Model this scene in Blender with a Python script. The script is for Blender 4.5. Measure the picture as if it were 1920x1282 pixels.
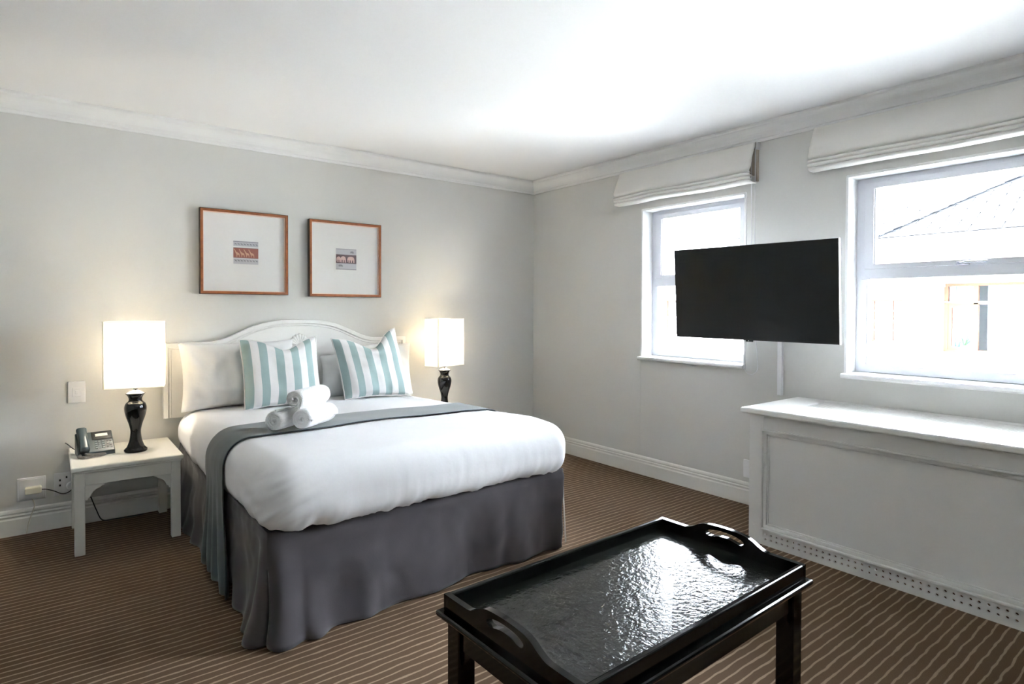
import bpy, bmesh, math, random
from mathutils import Vector, Matrix, noise
from mathutils.geometry import tessellate_polygon
random.seed(7)
R = math.radians
PI = math.pi
scene = bpy.context.scene
for o in list(bpy.data.objects):
    bpy.data.objects.remove(o)
COL = scene.collection

# ------------------------------------------------------------------ camera
CAM = Vector((-3.7689, -4.5108, 1.3311))
yaw, pitch, roll, FPX = 0.6601, 0.0158, 0.0033, 1116.675
fw = Vector((math.sin(yaw)*math.cos(pitch), math.cos(yaw)*math.cos(pitch), -math.sin(pitch)))
rt = Vector((math.cos(yaw), -math.sin(yaw), 0)); up = rt.cross(fw)
r2 = rt*math.cos(roll)+up*math.sin(roll); u2 = up*math.cos(roll)-rt*math.sin(roll)
cd = bpy.data.cameras.new('camera'); cam = bpy.data.objects.new('camera', cd); COL.objects.link(cam)
mw = Matrix((r2, u2, -fw)).transposed().to_4x4(); mw.translation = CAM
cam.matrix_world = mw
cd.sensor_width = 36; cd.lens = 36*FPX/1920; cd.shift_y = (596.234-641)/1920; cd.clip_start = 0.02; cd.clip_end = 400
scene.camera = cam

# ------------------------------------------------------------------ world, sun, daylight, exposure
WORLD_STRENGTH = 4.0
SUN = 2.0
EXPOSURE = 4.55
w = bpy.data.worlds.new('sky'); scene.world = w; w.use_nodes = True
bg = w.node_tree.nodes['Background']; bg.inputs[0].default_value = (0.86, 0.93, 1.0, 1); bg.inputs[1].default_value = WORLD_STRENGTH
sl = bpy.data.lights.new('sun_offscreen', 'SUN'); sl.energy = SUN; sl.angle = R(0.6); sl.color = (1, 0.96, 0.9)
so = bpy.data.objects.new('sun_offscreen', sl); COL.objects.link(so)
so.rotation_euler = Vector((0.62, -0.42, -0.66)).to_track_quat('-Z', 'Y').to_euler()
vs = scene.view_settings
vs.view_transform = 'Standard'; vs.look = 'None'; vs.exposure = EXPOSURE; vs.gamma = 1; vs.use_curve_mapping = False

# ------------------------------------------------------------------ materials
def mat(name, col, rough=0.6, spec=0.5, bump=None, vary=None, metal=0.0, coat=0.0, sheen=0.0, trans=0.0):
    m = bpy.data.materials.new(name); m.use_nodes = True
    nt = m.node_tree; b = nt.nodes['Principled BSDF']
    b.inputs['Base Color'].default_value = (*col, 1); b.inputs['Roughness'].default_value = rough
    b.inputs['Specular IOR Level'].default_value = spec; b.inputs['Metallic'].default_value = metal
    b.inputs['Coat Weight'].default_value = coat; b.inputs['Sheen Weight'].default_value = sheen
    b.inputs['Transmission Weight'].default_value = trans
    tc = nt.nodes.new('ShaderNodeTexCoord')
    if vary:
        sc, amt = vary
        n = nt.nodes.new('ShaderNodeTexNoise'); n.inputs['Scale'].default_value = sc; n.inputs['Detail'].default_value = 4
        nt.links.new(tc.outputs['Object'], n.inputs['Vector'])
        rp = nt.nodes.new('ShaderNodeValToRGB'); rp.color_ramp.elements[0].position = 0.3; rp.color_ramp.elements[1].position = 0.7
        rp.color_ramp.elements[0].color = (*[c*(1-amt) for c in col], 1); rp.color_ramp.elements[1].color = (*[min(1, c*(1+amt)) for c in col], 1)
        nt.links.new(n.outputs['Fac'], rp.inputs['Fac']); nt.links.new(rp.outputs['Color'], b.inputs['Base Color'])
    if bump:
        sc, st, dist = bump
        n = nt.nodes.new('ShaderNodeTexNoise'); n.inputs['Scale'].default_value = sc; n.inputs['Detail'].default_value = 3
        nt.links.new(tc.outputs['Object'], n.inputs['Vector'])
        bp = nt.nodes.new('ShaderNodeBump'); bp.inputs['Strength'].default_value = st; bp.inputs['Distance'].default_value = dist
        nt.links.new(n.outputs['Fac'], bp.inputs['Height']); nt.links.new(bp.outputs['Normal'], b.inputs['Normal'])
    return m
def emis(name, col, s):
    m = bpy.data.materials.new(name); m.use_nodes = True; b = m.node_tree.nodes['Principled BSDF']
    b.inputs['Base Color'].default_value = (*col, 1); b.inputs['Emission Color'].default_value = (*col, 1); b.inputs['Emission Strength'].default_value = s
    return m
def glassmat(name, tint, refl):
    m = bpy.data.materials.new(name); m.use_nodes = True; nt = m.node_tree; nt.nodes.clear()
    o = nt.nodes.new('ShaderNodeOutputMaterial'); mx = nt.nodes.new('ShaderNodeMixShader')
    t = nt.nodes.new('ShaderNodeBsdfTransparent'); t.inputs[0].default_value = (*tint, 1)
    g = nt.nodes.new('ShaderNodeBsdfGlossy'); g.inputs['Roughness'].default_value = 0.01
    fr = nt.nodes.new('ShaderNodeFresnel'); fr.inputs[0].default_value = 1.45
    ml = nt.nodes.new('ShaderNodeMath'); ml.operation = 'MULTIPLY'; ml.inputs[1].default_value = refl
    nt.links.new(fr.outputs[0], ml.inputs[0]); nt.links.new(ml.outputs[0], mx.inputs[0])
    nt.links.new(t.outputs[0], mx.inputs[1]); nt.links.new(g.outputs[0], mx.inputs[2]); nt.links.new(mx.outputs[0], o.inputs[0])
    return m
def fabric_shade(name, col):
    m = bpy.data.materials.new(name); m.use_nodes = True; nt = m.node_tree; nt.nodes.clear()
    o = nt.nodes.new('ShaderNodeOutputMaterial'); mx = nt.nodes.new('ShaderNodeMixShader'); mx.inputs[0].default_value = 0.45
    d = nt.nodes.new('ShaderNodeBsdfDiffuse'); d.inputs[0].default_value = (*col, 1)
    t = nt.nodes.new('ShaderNodeBsdfTranslucent'); t.inputs[0].default_value = (*col, 1)
    tc = nt.nodes.new('ShaderNodeTexCoord'); mp = nt.nodes.new('ShaderNodeMapping'); mp.inputs['Scale'].default_value = (150, 150, 6)
    n = nt.nodes.new('ShaderNodeTexNoise'); n.inputs['Scale'].default_value = 1.0; bp = nt.nodes.new('ShaderNodeBump')
    bp.inputs['Strength'].default_value = 0.25; bp.inputs['Distance'].default_value = 0.004
    nt.links.new(tc.outputs['Object'], mp.inputs[0]); nt.links.new(mp.outputs[0], n.inputs['Vector']); nt.links.new(n.outputs['Fac'], bp.inputs['Height'])
    nt.links.new(bp.outputs[0], d.inputs['Normal'])
    nt.links.new(d.outputs[0], mx.inputs[1]); nt.links.new(t.outputs[0], mx.inputs[2]); nt.links.new(mx.outputs[0], o.inputs[0])
    return m
def carpet():
    m = bpy.data.materials.new('striped_carpet'); m.use_nodes = True; nt = m.node_tree; b = nt.nodes['Principled BSDF']
    b.inputs['Roughness'].default_value = 0.95; b.inputs['Specular IOR Level'].default_value = 0.04
    N = nt.nodes.new; L = nt.links.new
    g = N('ShaderNodeNewGeometry'); sep = N('ShaderNodeSeparateXYZ'); L(g.outputs['Position'], sep.inputs[0])
    mp = N('ShaderNodeMapping'); mp.inputs['Scale'].default_value = (9, 26, 1); L(g.outputs['Position'], mp.inputs[0])
    wn = N('ShaderNodeTexNoise'); wn.inputs['Scale'].default_value = 1; wn.inputs['Detail'].default_value = 2; L(mp.outputs[0], wn.inputs['Vector'])
    def math_(op, a, b_):
        n = N('ShaderNodeMath'); n.operation = op
        for i, v in enumerate((a, b_)):
            if isinstance(v, (int, float)): n.inputs[i].default_value = v
            else: L(v, n.inputs[i])
        return n.outputs[0]
    wob = math_('MULTIPLY', math_('SUBTRACT', wn.outputs['Fac'], 0.5), 0.019)
    ph = math_('FRACT', math_('DIVIDE', math_('ADD', sep.outputs['Y'], wob), 0.0378), 0)
    d = math_('ABSOLUTE', math_('SUBTRACT', ph, 0.5), 0)
    rp = N('ShaderNodeValToRGB'); rp.color_ramp.elements[0].position = 0.075; rp.color_ramp.elements[1].position = 0.135
    rp.color_ramp.elements[0].color = (1, 1, 1, 1); rp.color_ramp.elements[1].color = (0, 0, 0, 1); L(d, rp.inputs[0])
    n1 = N('ShaderNodeTexNoise'); n1.inputs['Scale'].default_value = 3.0; n1.inputs['Detail'].default_value = 5; L(g.outputs['Position'], n1.inputs['Vector'])
    n2 = N('ShaderNodeTexNoise'); n2.inputs['Scale'].default_value = 420; n2.inputs['Detail'].default_value = 2; L(g.outputs['Position'], n2.inputs['Vector'])
    base = N('ShaderNodeMixRGB'); base.inputs[1].default_value = (0.134, 0.084, 0.050, 1); base.inputs[2].default_value = (0.166, 0.111, 0.072, 1); L(n1.outputs['Fac'], base.inputs[0])
    mx = N('ShaderNodeMixRGB'); L(rp.outputs[0], mx.inputs[0]); L(base.outputs[0], mx.inputs[1]); mx.inputs[2].default_value = (0.39, 0.28, 0.192, 1)
    sp = N('ShaderNodeMixRGB'); sp.blend_type = 'MULTIPLY'; sp.inputs[0].default_value = 0.55; L(mx.outputs[0], sp.inputs[1])
    r3 = N('ShaderNodeValToRGB'); r3.color_ramp.elements[0].position = 0.3; r3.color_ramp.elements[0].color = (0.45, 0.45, 0.45, 1); r3.color_ramp.elements[1].position = 0.65; L(n2.outputs['Fac'], r3.inputs[0]); L(r3.outputs[0], sp.inputs[2])
    L(sp.outputs[0], b.inputs['Base Color'])
    bp = N('ShaderNodeBump'); bp.inputs['Strength'].default_value = 0.5; bp.inputs['Distance'].default_value = 0.004; L(n2.outputs['Fac'], bp.inputs['Height']); L(bp.outputs[0], b.inputs['Normal'])
    return m
def stripes(name):
    m = bpy.data.materials.new(name); m.use_nodes = True; nt = m.node_tree; b = nt.nodes['Principled BSDF']; N = nt.nodes.new; L = nt.links.new
    b.inputs['Roughness'].default_value = 0.9; b.inputs['Specular IOR Level'].default_value = 0.2
    uv = N('ShaderNodeTexCoord'); sep = N('ShaderNodeSeparateXYZ'); L(uv.outputs['UV'], sep.inputs[0])
    mu = N('ShaderNodeMath'); mu.operation = 'MULTIPLY'; mu.inputs[1].default_value = 5; L(sep.outputs['X'], mu.inputs[0])
    fr = N('ShaderNodeMath'); fr.operation = 'FRACT'; L(mu.outputs[0], fr.inputs[0])
    gt = N('ShaderNodeMath'); gt.operation = 'GREATER_THAN'; gt.inputs[1].default_value = 0.5; L(fr.outputs[0], gt.inputs[0])
    mx = N('ShaderNodeMixRGB'); mx.inputs[1].default_value = (0.37, 0.485, 0.48, 1); mx.inputs[2].default_value = (0.84, 0.83, 0.82, 1); L(gt.outputs[0], mx.inputs[0])
    L(mx.outputs[0], b.inputs['Base Color'])
    n = N('ShaderNodeTexNoise'); n.inputs['Scale'].default_value = 300; L(uv.outputs['Object'], n.inputs['Vector'])
    bp = N('ShaderNodeBump'); bp.inputs['Strength'].default_value = 0.25; bp.inputs['Distance'].default_value = 0.002; L(n.outputs['Fac'], bp.inputs['Height']); L(bp.outputs[0], b.inputs['Normal'])
    return m
def shinglemat(name, c1, c2, cm):
    m = bpy.data.materials.new(name); m.use_nodes = True; nt = m.node_tree; b = nt.nodes['Principled BSDF']; N = nt.nodes.new; L = nt.links.new
    b.inputs['Roughness'].default_value = 0.8; b.inputs['Specular IOR Level'].default_value = 0.03
    uv = N('ShaderNodeTexCoord'); br = N('ShaderNodeTexBrick'); L(uv.outputs['UV'], br.inputs['Vector'])
    br.inputs['Color1'].default_value = (*c1, 1); br.inputs['Color2'].default_value = (*c2, 1); br.inputs['Mortar'].default_value = (*cm, 1)
    br.inputs['Scale'].default_value = 1; br.inputs['Brick Width'].default_value = 0.36; br.inputs['Row Height'].default_value = 0.13; br.inputs['Mortar Size'].default_value = 0.008
    L(br.outputs['Color'], b.inputs['Base Color'])
    bp = N('ShaderNodeBump'); bp.inputs['Strength'].default_value = 0.8; bp.inputs['Distance'].default_value = 0.02; bp.invert = True; L(br.outputs['Fac'], bp.inputs['Height']); L(bp.outputs[0], b.inputs['Normal'])
    return m

M = {}
M['wall'] = mat('painted_wall_grey', (0.685, 0.680, 0.652), 0.75, 0.25, bump=(90, 0.06, 0.002), vary=(1.2, 0.015))
M['ceiling'] = mat('ceiling_white', (0.89, 0.89, 0.885), 0.85, 0.2, bump=(60, 0.03, 0.002))
M['trim'] = mat('trim_white_gloss', (0.80, 0.79, 0.75), 0.38, 0.5, bump=(25, 0.03, 0.001))
M['cornice'] = mat('cornice_white', (0.82, 0.82, 0.81), 0.7, 0.3)
M['reveal'] = mat('reveal_white', (0.85, 0.85, 0.85), 0.5, 0.4)
M['alu'] = mat('window_aluminium_white', (0.70, 0.71, 0.76), 0.3, 0.5)
M['furn'] = mat('white_painted_wood', (0.78, 0.765, 0.71), 0.35, 0.5, bump=(30, 0.03, 0.001))
M['radw'] = mat('radiator_cover_white', (0.80, 0.795, 0.77), 0.33, 0.5, bump=(14, 0.05, 0.002), vary=(4, 0.01))
M['headb'] = mat('headboard_white', (0.83, 0.825, 0.80), 0.4, 0.5)
M['carpet'] = carpet()
M['linen'] = mat('white_bed_linen', (0.7800, 0.7800, 0.8000), 0.85, 0.2, bump=(9, 0.10, 0.02))
M['pillow'] = mat('white_pillow_cotton', (0.8000, 0.8000, 0.7950), 0.85, 0.2, bump=(8, 0.22, 0.02))
M['skirt'] = mat('charcoal_bed_skirt', (0.0725, 0.0650, 0.0700), 0.9, 0.2, bump=(260, 0.2, 0.002), vary=(5, 0.10), sheen=0.25)
M['runner'] = mat('slate_blue_runner', (0.0540, 0.0710, 0.0790), 0.85, 0.25, bump=(320, 0.25, 0.002), vary=(6, 0.07), sheen=0.35)
M['cush'] = stripes('striped_cushion')
M['lace'] = mat('cushion_white_edge', (0.84, 0.83, 0.80), 0.9, 0.2)
M['towel'] = mat('white_terry_towel', (0.85, 0.85, 0.85), 1.0, 0.1, bump=(160, 0.8, 0.006), sheen=0.3)
M['black'] = mat('black_lacquer', (0.004, 0.0042, 0.004), 0.10, 0.30)
M['traytop'] = mat('black_lacquer_orange_peel', (0.010, 0.0105, 0.0095), 0.14, 0.5, coat=0.3, bump=(60, 1.0, 0.0026))
M['ceramic'] = mat('black_glazed_ceramic', (0.004, 0.004, 0.005), 0.05, 0.5)
M['chrome'] = mat('polished_metal', (0.75, 0.75, 0.75), 0.15, 0.5, metal=1.0)
M['shade'] = fabric_shade('lamp_shade_fabric', (0.93, 0.90, 0.84))
M['bulb'] = emis('lamp_bulb', (1.0, 0.86, 0.68), 1.38)
M['tvs'] = mat('tv_screen', (0.010, 0.011, 0.012), 0.28, 0.3)
M['tvb'] = mat('tv_black_plastic', (0.008, 0.008, 0.008), 0.4, 0.5)
M['tvedge'] = mat('tv_silver_edge', (0.5, 0.5, 0.52), 0.3, 0.5, metal=0.7)
M['phone'] = mat('phone_slate_plastic', (0.050, 0.072, 0.082), 0.32, 0.5, bump=(200, 0.05, 0.001))
M['phoned'] = mat('phone_dark_plastic', (0.012, 0.014, 0.016), 0.25, 0.5)
M['lcd'] = mat('phone_label_white', (0.72, 0.73, 0.66), 0.4, 0.4)
M['key'] = mat('phone_key_grey', (0.30, 0.36, 0.38), 0.4, 0.5)
M['print_grey'] = mat('printed_grey', (0.45, 0.45, 0.46), 0.6)
M['cord'] = mat('coiled_cord_grey', (0.20, 0.19, 0.17), 0.5)
M['blackcable'] = mat('black_cable', (0.012, 0.012, 0.012), 0.5)
M['whitecable'] = mat('white_cable', (0.72, 0.68, 0.58), 0.5)
M['plate'] = mat('white_switch_plastic', (0.83, 0.83, 0.84), 0.3, 0.5)
M['cream'] = mat('cream_plug_plastic', (0.72, 0.69, 0.58), 0.4, 0.5)
M['hole'] = mat('socket_hole_painted_dark', (0.01, 0.01, 0.01), 0.6)
M['blind'] = mat('cream_blind_fabric', (0.80, 0.78, 0.735), 0.9, 0.15, bump=(140, 0.2, 0.002), vary=(3, 0.02))
M['lining'] = mat('beige_blind_lining', (0.60, 0.52, 0.42), 0.9, 0.15)
M['frame'] = mat('orange_brown_wood', (0.33, 0.105, 0.032), 0.35, 0.5, vary=(30, 0.2), coat=0.3)
M['framed'] = mat('dark_brown_shaded_wood', (0.035, 0.018, 0.010), 0.4, 0.5)  # dark brown frame sides; the shade on them is put into this colour
M['fillet'] = mat('pale_pink_fillet', (0.86, 0.66, 0.54), 0.5)
M['matb'] = mat('white_mat_board', (0.85, 0.85, 0.84), 0.8, 0.2)
M['pg'] = mat('print_pale_grey', (0.58, 0.58, 0.62), 0.8)
M['pd'] = mat('print_dark_grey', (0.28, 0.28, 0.31), 0.8)
M['pr'] = mat('print_red_brown', (0.36, 0.14, 0.11), 0.8)
M['po'] = mat('print_ochre', (0.66, 0.40, 0.27), 0.8)
M['pk'] = mat('print_dark_plum', (0.15, 0.10, 0.115), 0.8)
M['pp'] = mat('print_pink', (0.74, 0.53, 0.51), 0.8)
M['pw'] = mat('print_paper', (0.84, 0.84, 0.83), 0.8)
M['nglass'] = glassmat('neighbour_window_glass', (0.93, 0.95, 0.96), 0.03)
M['glass'] = glassmat('window_glass', (0.96, 0.97, 0.98), 0.9)
M['pglass'] = glassmat('picture_glass', (0.985, 0.985, 0.985), 0.08)
M['extw'] = mat('exterior_white_render', (0.8000, 0.8000, 0.7900), 0.85, 0.02, bump=(8, 0.1, 0.01))
M['slate1'] = mat('slate_light', (0.0600, 0.0620, 0.0680), 0.7, 0.03, vary=(6, 0.15), bump=(25, 0.3, 0.01))
M['slate2'] = mat('slate_mid', (0.0460, 0.0490, 0.0570), 0.7, 0.03, vary=(6, 0.2), bump=(25, 0.3, 0.01))
M['slate3'] = mat('slate_pale', (0.0720, 0.0730, 0.0770), 0.7, 0.03, vary=(6, 0.12), bump=(25, 0.3, 0.01))
M['ridge'] = mat('ridge_capping_grey', (0.0660, 0.0690, 0.0800), 0.7, 0.03, vary=(5, 0.1))
M['under'] = mat('roof_underlay_dark', (0.03, 0.03, 0.035), 0.9)
M['whshingle'] = shinglemat('pale_shingles', (0.40, 0.40, 0.40), (0.33, 0.33, 0.335), (0.13, 0.13, 0.13))
M['blshingle'] = shinglemat('blue_grey_shingles', (0.10, 0.12, 0.165), (0.08, 0.10, 0.14), (0.04, 0.05, 0.075))
M['brown'] = mat('brown_window_timber', (0.0600, 0.0280, 0.0180), 0.5, 0.03)
M['darkpane'] = mat('dim_window_glass', (0.0500, 0.0500, 0.0530), 0.15, 0.06, vary=(4, 0.3))
M['palepane'] = mat('pale_reflecting_glass', (0.1200, 0.1200, 0.1230), 0.2, 0.06, vary=(5, 0.25))
M['teal'] = mat('teal_curtain', (0.2200, 0.4200, 0.4100), 0.9, 0.05)
M['sheer'] = mat('sheer_white_curtain', (0.7000, 0.7100, 0.7300), 0.9, 0.05)
M['roomd'] = mat('neighbour_room_wall', (0.4500, 0.4500, 0.4500), 0.9, 0.05)
M['leaf'] = mat('plant_leaf_green', (0.0450, 0.0800, 0.0350), 0.6, vary=(20, 0.3))
M['pot'] = mat('plant_pot_white', (0.6000, 0.6000, 0.5800), 0.6)
M['hill'] = mat('dry_hillside', (0.2800, 0.2600, 0.2000), 1.0, 0.1, vary=(0.9, 0.16))
M['ground'] = mat('courtyard_paving', (0.4500, 0.4400, 0.4200), 0.9)
M['steel'] = mat('latch_steel', (0.55, 0.56, 0.62), 0.25, 0.5, metal=0.8)

# ------------------------------------------------------------------ helpers
def wmat(o):
    m = o.matrix_basis.copy()
    while o.parent:
        o = o.parent; m = o.matrix_basis @ m
    return m
def tag(o, label=None, cat=None, group=None, kind=None):
    if label: o['label'] = label
    if cat: o['category'] = cat
    if group: o['group'] = group
    if kind: o['kind'] = kind
    return o
def thing(name, loc, rz=0.0, label=None, cat=None, group=None, kind=None):
    o = bpy.data.objects.new(name, None); COL.objects.link(o); o.location = loc; o.rotation_euler = (0, 0, rz)
    o.empty_display_size = 0.05
    return tag(o, label, cat, group, kind)
class MB:
    def __init__(s): s.v = []; s.f = []; s.m = []; s.uv = None
    def add(s, vs_, fs_, mi=0):
        k = len(s.v); s.v += [tuple(p) for p in vs_]; s.f += [tuple(i+k for i in f) for f in fs_]; s.m += [mi]*len(fs_); return s
    def box(s, x0, x1, y0, y1, z0, z1, mi=0):
        x0, x1 = sorted((x0, x1)); y0, y1 = sorted((y0, y1)); z0, z1 = sorted((z0, z1))
        return s.add([(x0,y0,z0),(x1,y0,z0),(x1,y1,z0),(x0,y1,z0),(x0,y0,z1),(x1,y0,z1),(x1,y1,z1),(x0,y1,z1)],
                     [(0,3,2,1),(4,5,6,7),(0,1,5,4),(1,2,6,5),(2,3,7,6),(3,0,4,7)], mi)
    def ring(s, fn, p0, p1, q0, q1, w, a, b, mi=0):
        """rectangular frame in (p, q) with bar widths w=(left, right, bottom, top), from depth a to b"""
        L = [(p0, q0), (p1, q0), (p1, q1), (p0, q1)]; I = [(p0+w[0], q0+w[2]), (p1-w[1], q0+w[2]), (p1-w[1], q1-w[3]), (p0+w[0], q1-w[3])]
        v = [fn(*p, a) for p in L+I]+[fn(*p, b) for p in L+I]; f = []
        for k in range(4):
            q = (k+1) % 4
            f += [(k, q, 4+q, 4+k), (8+k, 12+k, 12+q, 8+q), (k, 8+k, 8+q, q), (4+k, 4+q, 12+q, 12+k)]
        return s.add(v, f, mi)
    def prism(s, poly, fn, a, b, holes=(), mi=0):
        """poly: 2D points, fn(p, q, t) -> 3D; extruded from t=a to t=b, optional holes"""
        loops = [list(poly)] + [list(h) for h in holes]
        tri = tessellate_polygon([[Vector((p[0], p[1], 0)) for p in l] for l in loops])
        flat = [p for l in loops for p in l]; n = len(flat)
        vs_ = [fn(p[0], p[1], a) for p in flat] + [fn(p[0], p[1], b) for p in flat]
        fs_ = [tuple(t) for t in tri] + [tuple(i+n for i in reversed(t)) for t in tri]
        k = 0
        for l in loops:
            m = len(l)
            for i in range(m):
                j = (i+1) % m; fs_.append((k+i, k+j, k+j+n, k+i+n))
            k += m
        return s.add(vs_, fs_, mi)
    def lathe(s, prof, c=(0, 0, 0), n=40, mi=0):
        vs_ = []; fs_ = []; L = len(prof)
        for i in range(n):
            a = 2*PI*i/n
            for (r, z) in prof: vs_.append((c[0]+r*math.cos(a), c[1]+r*math.sin(a), c[2]+z))
        for i in range(n):
            j = (i+1) % n
            for k in range(L-1): fs_.append((i*L+k, j*L+k, j*L+k+1, i*L+k+1))
        if prof[0][0] > 1e-6: fs_.append(tuple(i*L for i in reversed(range(n))))
        if prof[-1][0] > 1e-6: fs_.append(tuple(i*L+L-1 for i in range(n)))
        return s.add(vs_, fs_, mi)
    def tube(s, pts, r, n=8, closed=False, mi=0):
        pts = [Vector(p) for p in pts]; m = len(pts); vs_ = []; fs_ = []
        prev = None
        for i, p in enumerate(pts):
            a = pts[(i-1) % m] if (i or closed) else p; b = pts[(i+1) % m] if (i < m-1 or closed) else p
            d = (b-a).normalized() if (b-a).length > 1e-9 else Vector((0, 0, 1))
            if prev is None:
                h = Vector((0, 0, 1)) if abs(d.z) < 0.9 else Vector((1, 0, 0)); u = d.cross(h).normalized()
            else: u = (prev - d*prev.dot(d)).normalized()
            prev = u; v = d.cross(u); rr = r[i] if isinstance(r, (list, tuple)) else r
            for k in range(n):
                t = 2*PI*k/n; vs_.append(p+u*rr*math.cos(t)+v*rr*math.sin(t))
        for i in range(m if closed else m-1):
            j = (i+1) % m
            for k in range(n): l = (k+1) % n; fs_.append((i*n+k, i*n+l, j*n+l, j*n+k))
        if not closed: fs_ += [tuple(reversed(range(n))), tuple((m-1)*n+k for k in range(n))]
        return s.add(vs_, fs_, mi)
    def grid(s, fn, nu, nv, mi=0, wrapu=False):
        vs_ = [fn(i/(nu-1 if not wrapu else nu), j/(nv-1)) for i in range(nu) for j in range(nv)]
        fs_ = []
        for i in range(nu if wrapu else nu-1):
            k = (i+1) % nu
            for j in range(nv-1): fs_.append((i*nv+j, k*nv+j, k*nv+j+1, i*nv+j+1))
        return s.add(vs_, fs_, mi)
    def build(s, name, mats, parent=None, local=False, bevel=0, seg=2, smooth=False, sub=0, solid=0, weld=False):
        vs_ = [Vector(p) for p in s.v]; loc = None
        if parent is not None:
            if not local:
                inv = wmat(parent).inverted(); vs_ = [inv @ p for p in vs_]
        elif not local:
            xs = [p.x for p in vs_]; ys = [p.y for p in vs_]; zs = [p.z for p in vs_]
            loc = Vector(((min(xs)+max(xs))/2, (min(ys)+max(ys))/2, min(zs))); vs_ = [p-loc for p in vs_]
        me = bpy.data.meshes.new(name); me.from_pydata([tuple(p) for p in vs_], [], s.f)
        mats = mats if isinstance(mats, (list, tuple)) else [mats]
        for m_ in mats: me.materials.append(m_)
        if len(mats) > 1: me.polygons.foreach_set('material_index', s.m)
        if s.uv:
            l = me.uv_layers.new(name='UVMap')
            for lp in me.loops: l.data[lp.index].uv = s.uv[lp.vertex_index]
        bm = bmesh.new(); bm.from_mesh(me)
        if weld: bmesh.ops.remove_doubles(bm, verts=bm.verts, dist=1e-5)
        bmesh.ops.recalc_face_normals(bm, faces=bm.faces)
        bm.to_mesh(me); bm.free()
        o = bpy.data.objects.new(name, me); COL.objects.link(o)
        if loc: o.location = loc
        if parent is not None: o.parent = parent
        if smooth: me.polygons.foreach_set('use_smooth', [True]*len(me.polygons))
        if solid: md = o.modifiers.new('solid', 'SOLIDIFY'); md.thickness = solid; md.offset = 0
        if bevel:
            md = o.modifiers.new('bevel', 'BEVEL'); md.width = bevel; md.segments = seg; md.limit_method = 'ANGLE'; md.angle_limit = R(35)
            md.harden_normals = False
        if sub: md = o.modifiers.new('sub', 'SUBSURF'); md.levels = sub; md.render_levels = sub
        return o
def bx(name, mats, parent, *b, bevel=0.003):
    return MB().box(*b).build(name, mats, parent, bevel=bevel)
def copy_tree(o, parent=None):
    c = o.copy(); COL.objects.link(c)
    if parent is not None: c.parent = parent
    for ch in list(o.children): copy_tree(ch, c)
    return c
def nz(x, y=0.0, z=0.0): return noise.noise(Vector((x, y, z)))
def sm(a, b, x):
    t = max(0, min(1, (x-a)/(b-a))); return t*t*(3-2*t)
def interp(tab, x):
    if x <= tab[0][0]: return tab[0][1]
    for (a, p), (b, q) in zip(tab, tab[1:]):
        if x <= b: t = (x-a)/(b-a); return p+(q-p)*t
    return tab[-1][1]
def catmull(pts, n=8, closed=False):
    P = [Vector(p) for p in pts]; out = []; m = len(P)
    for i in range(m if closed else m-1):
        p0 = P[(i-1) % m] if (closed or i > 0) else P[0]; p1 = P[i]; p2 = P[(i+1) % m]; p3 = P[(i+2) % m] if (closed or i < m-2) else P[-1]
        for k in range(n):
            t = k/n
            out.append(0.5*((2*p1)+(p2-p0)*t+(2*p0-5*p1+4*p2-p3)*t*t+(3*p1-p0-3*p2+p3)*t*t*t))
    if not closed: out.append(P[-1])
    return out
XZ = lambda p, q, t: (p, t, q)      # polygon in x,z extruded along y
YZ = lambda p, q, t: (t, p, q)      # polygon in y,z extruded along x
XY = lambda p, q, t: (p, q, t)

# ------------------------------------------------------------------ the room
XL, YF, HC, HW = -5.5, -6.4, 2.56, 2.45
W1 = (-2.265, -1.355, 0.945, 2.13); W2 = (-4.02, -2.915, 0.945, 2.13)
def struct(mb, name, m, label, cat, **k):
    return tag(mb.build(name, m, **k), label, cat, kind='structure')
struct(MB().box(XL-.2, 0.25, YF-.2, 0.2, -0.12, 0), 'floor', M['carpet'], 'brown carpet with thin pale stripes covering the bedroom floor', 'floor')
struct(MB().box(XL-.2, 0.25, YF-.2, 0.2, HC, HC+.15), 'ceiling', M['ceiling'], 'plain white ceiling of the bedroom', 'ceiling')
wb = struct(MB().box(XL-.2, 0.25, 0, 0.2, 0, HC), 'wall_back', M['wall'], 'pale grey wall behind the bed headboard', 'wall')
mb = MB()
ys = [YF-.2, W2[0], W2[1], W1[0], W1[1], 0]
for a, b in zip(ys, ys[1:]):
    if (a, b) in ((W2[0], W2[1]), (W1[0], W1[1])):
        mb.box(0, 0.25, a, b, 0, 0.945); mb.box(0, 0.25, a, b, 2.13, HC)
    else: mb.box(0, 0.25, a, b, 0, HC)
wr = struct(mb, 'wall_right', M['wall'], 'grey wall with two white windows above the radiator cover', 'wall')
struct(MB().box(XL-.2, XL, YF-.2, 0, 0, HC), 'wall_left', M['wall'], 'plain grey side wall opposite the windows', 'wall')
struct(MB().box(XL, 0, YF-.2, YF, 0, HC), 'wall_front', M['wall'], 'plain grey wall facing the bed', 'wall')
# wallpaper joints
MB().box(-0.0012, 0.001, -1.3525, -1.3495, 0.15, 0.93).build('wallpaper_seam', M['wall'], wr)
MB().box(-0.0012, 0.001, -1.3525, -1.3495, 2.14, 2.3).build('wallpaper_seam', M['wall'], wr)
MB().box(-4.2, -3.2, -0.0012, 0.001, 2.246, 2.249).build('wallpaper_seam', M['wall'], wb)
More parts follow.
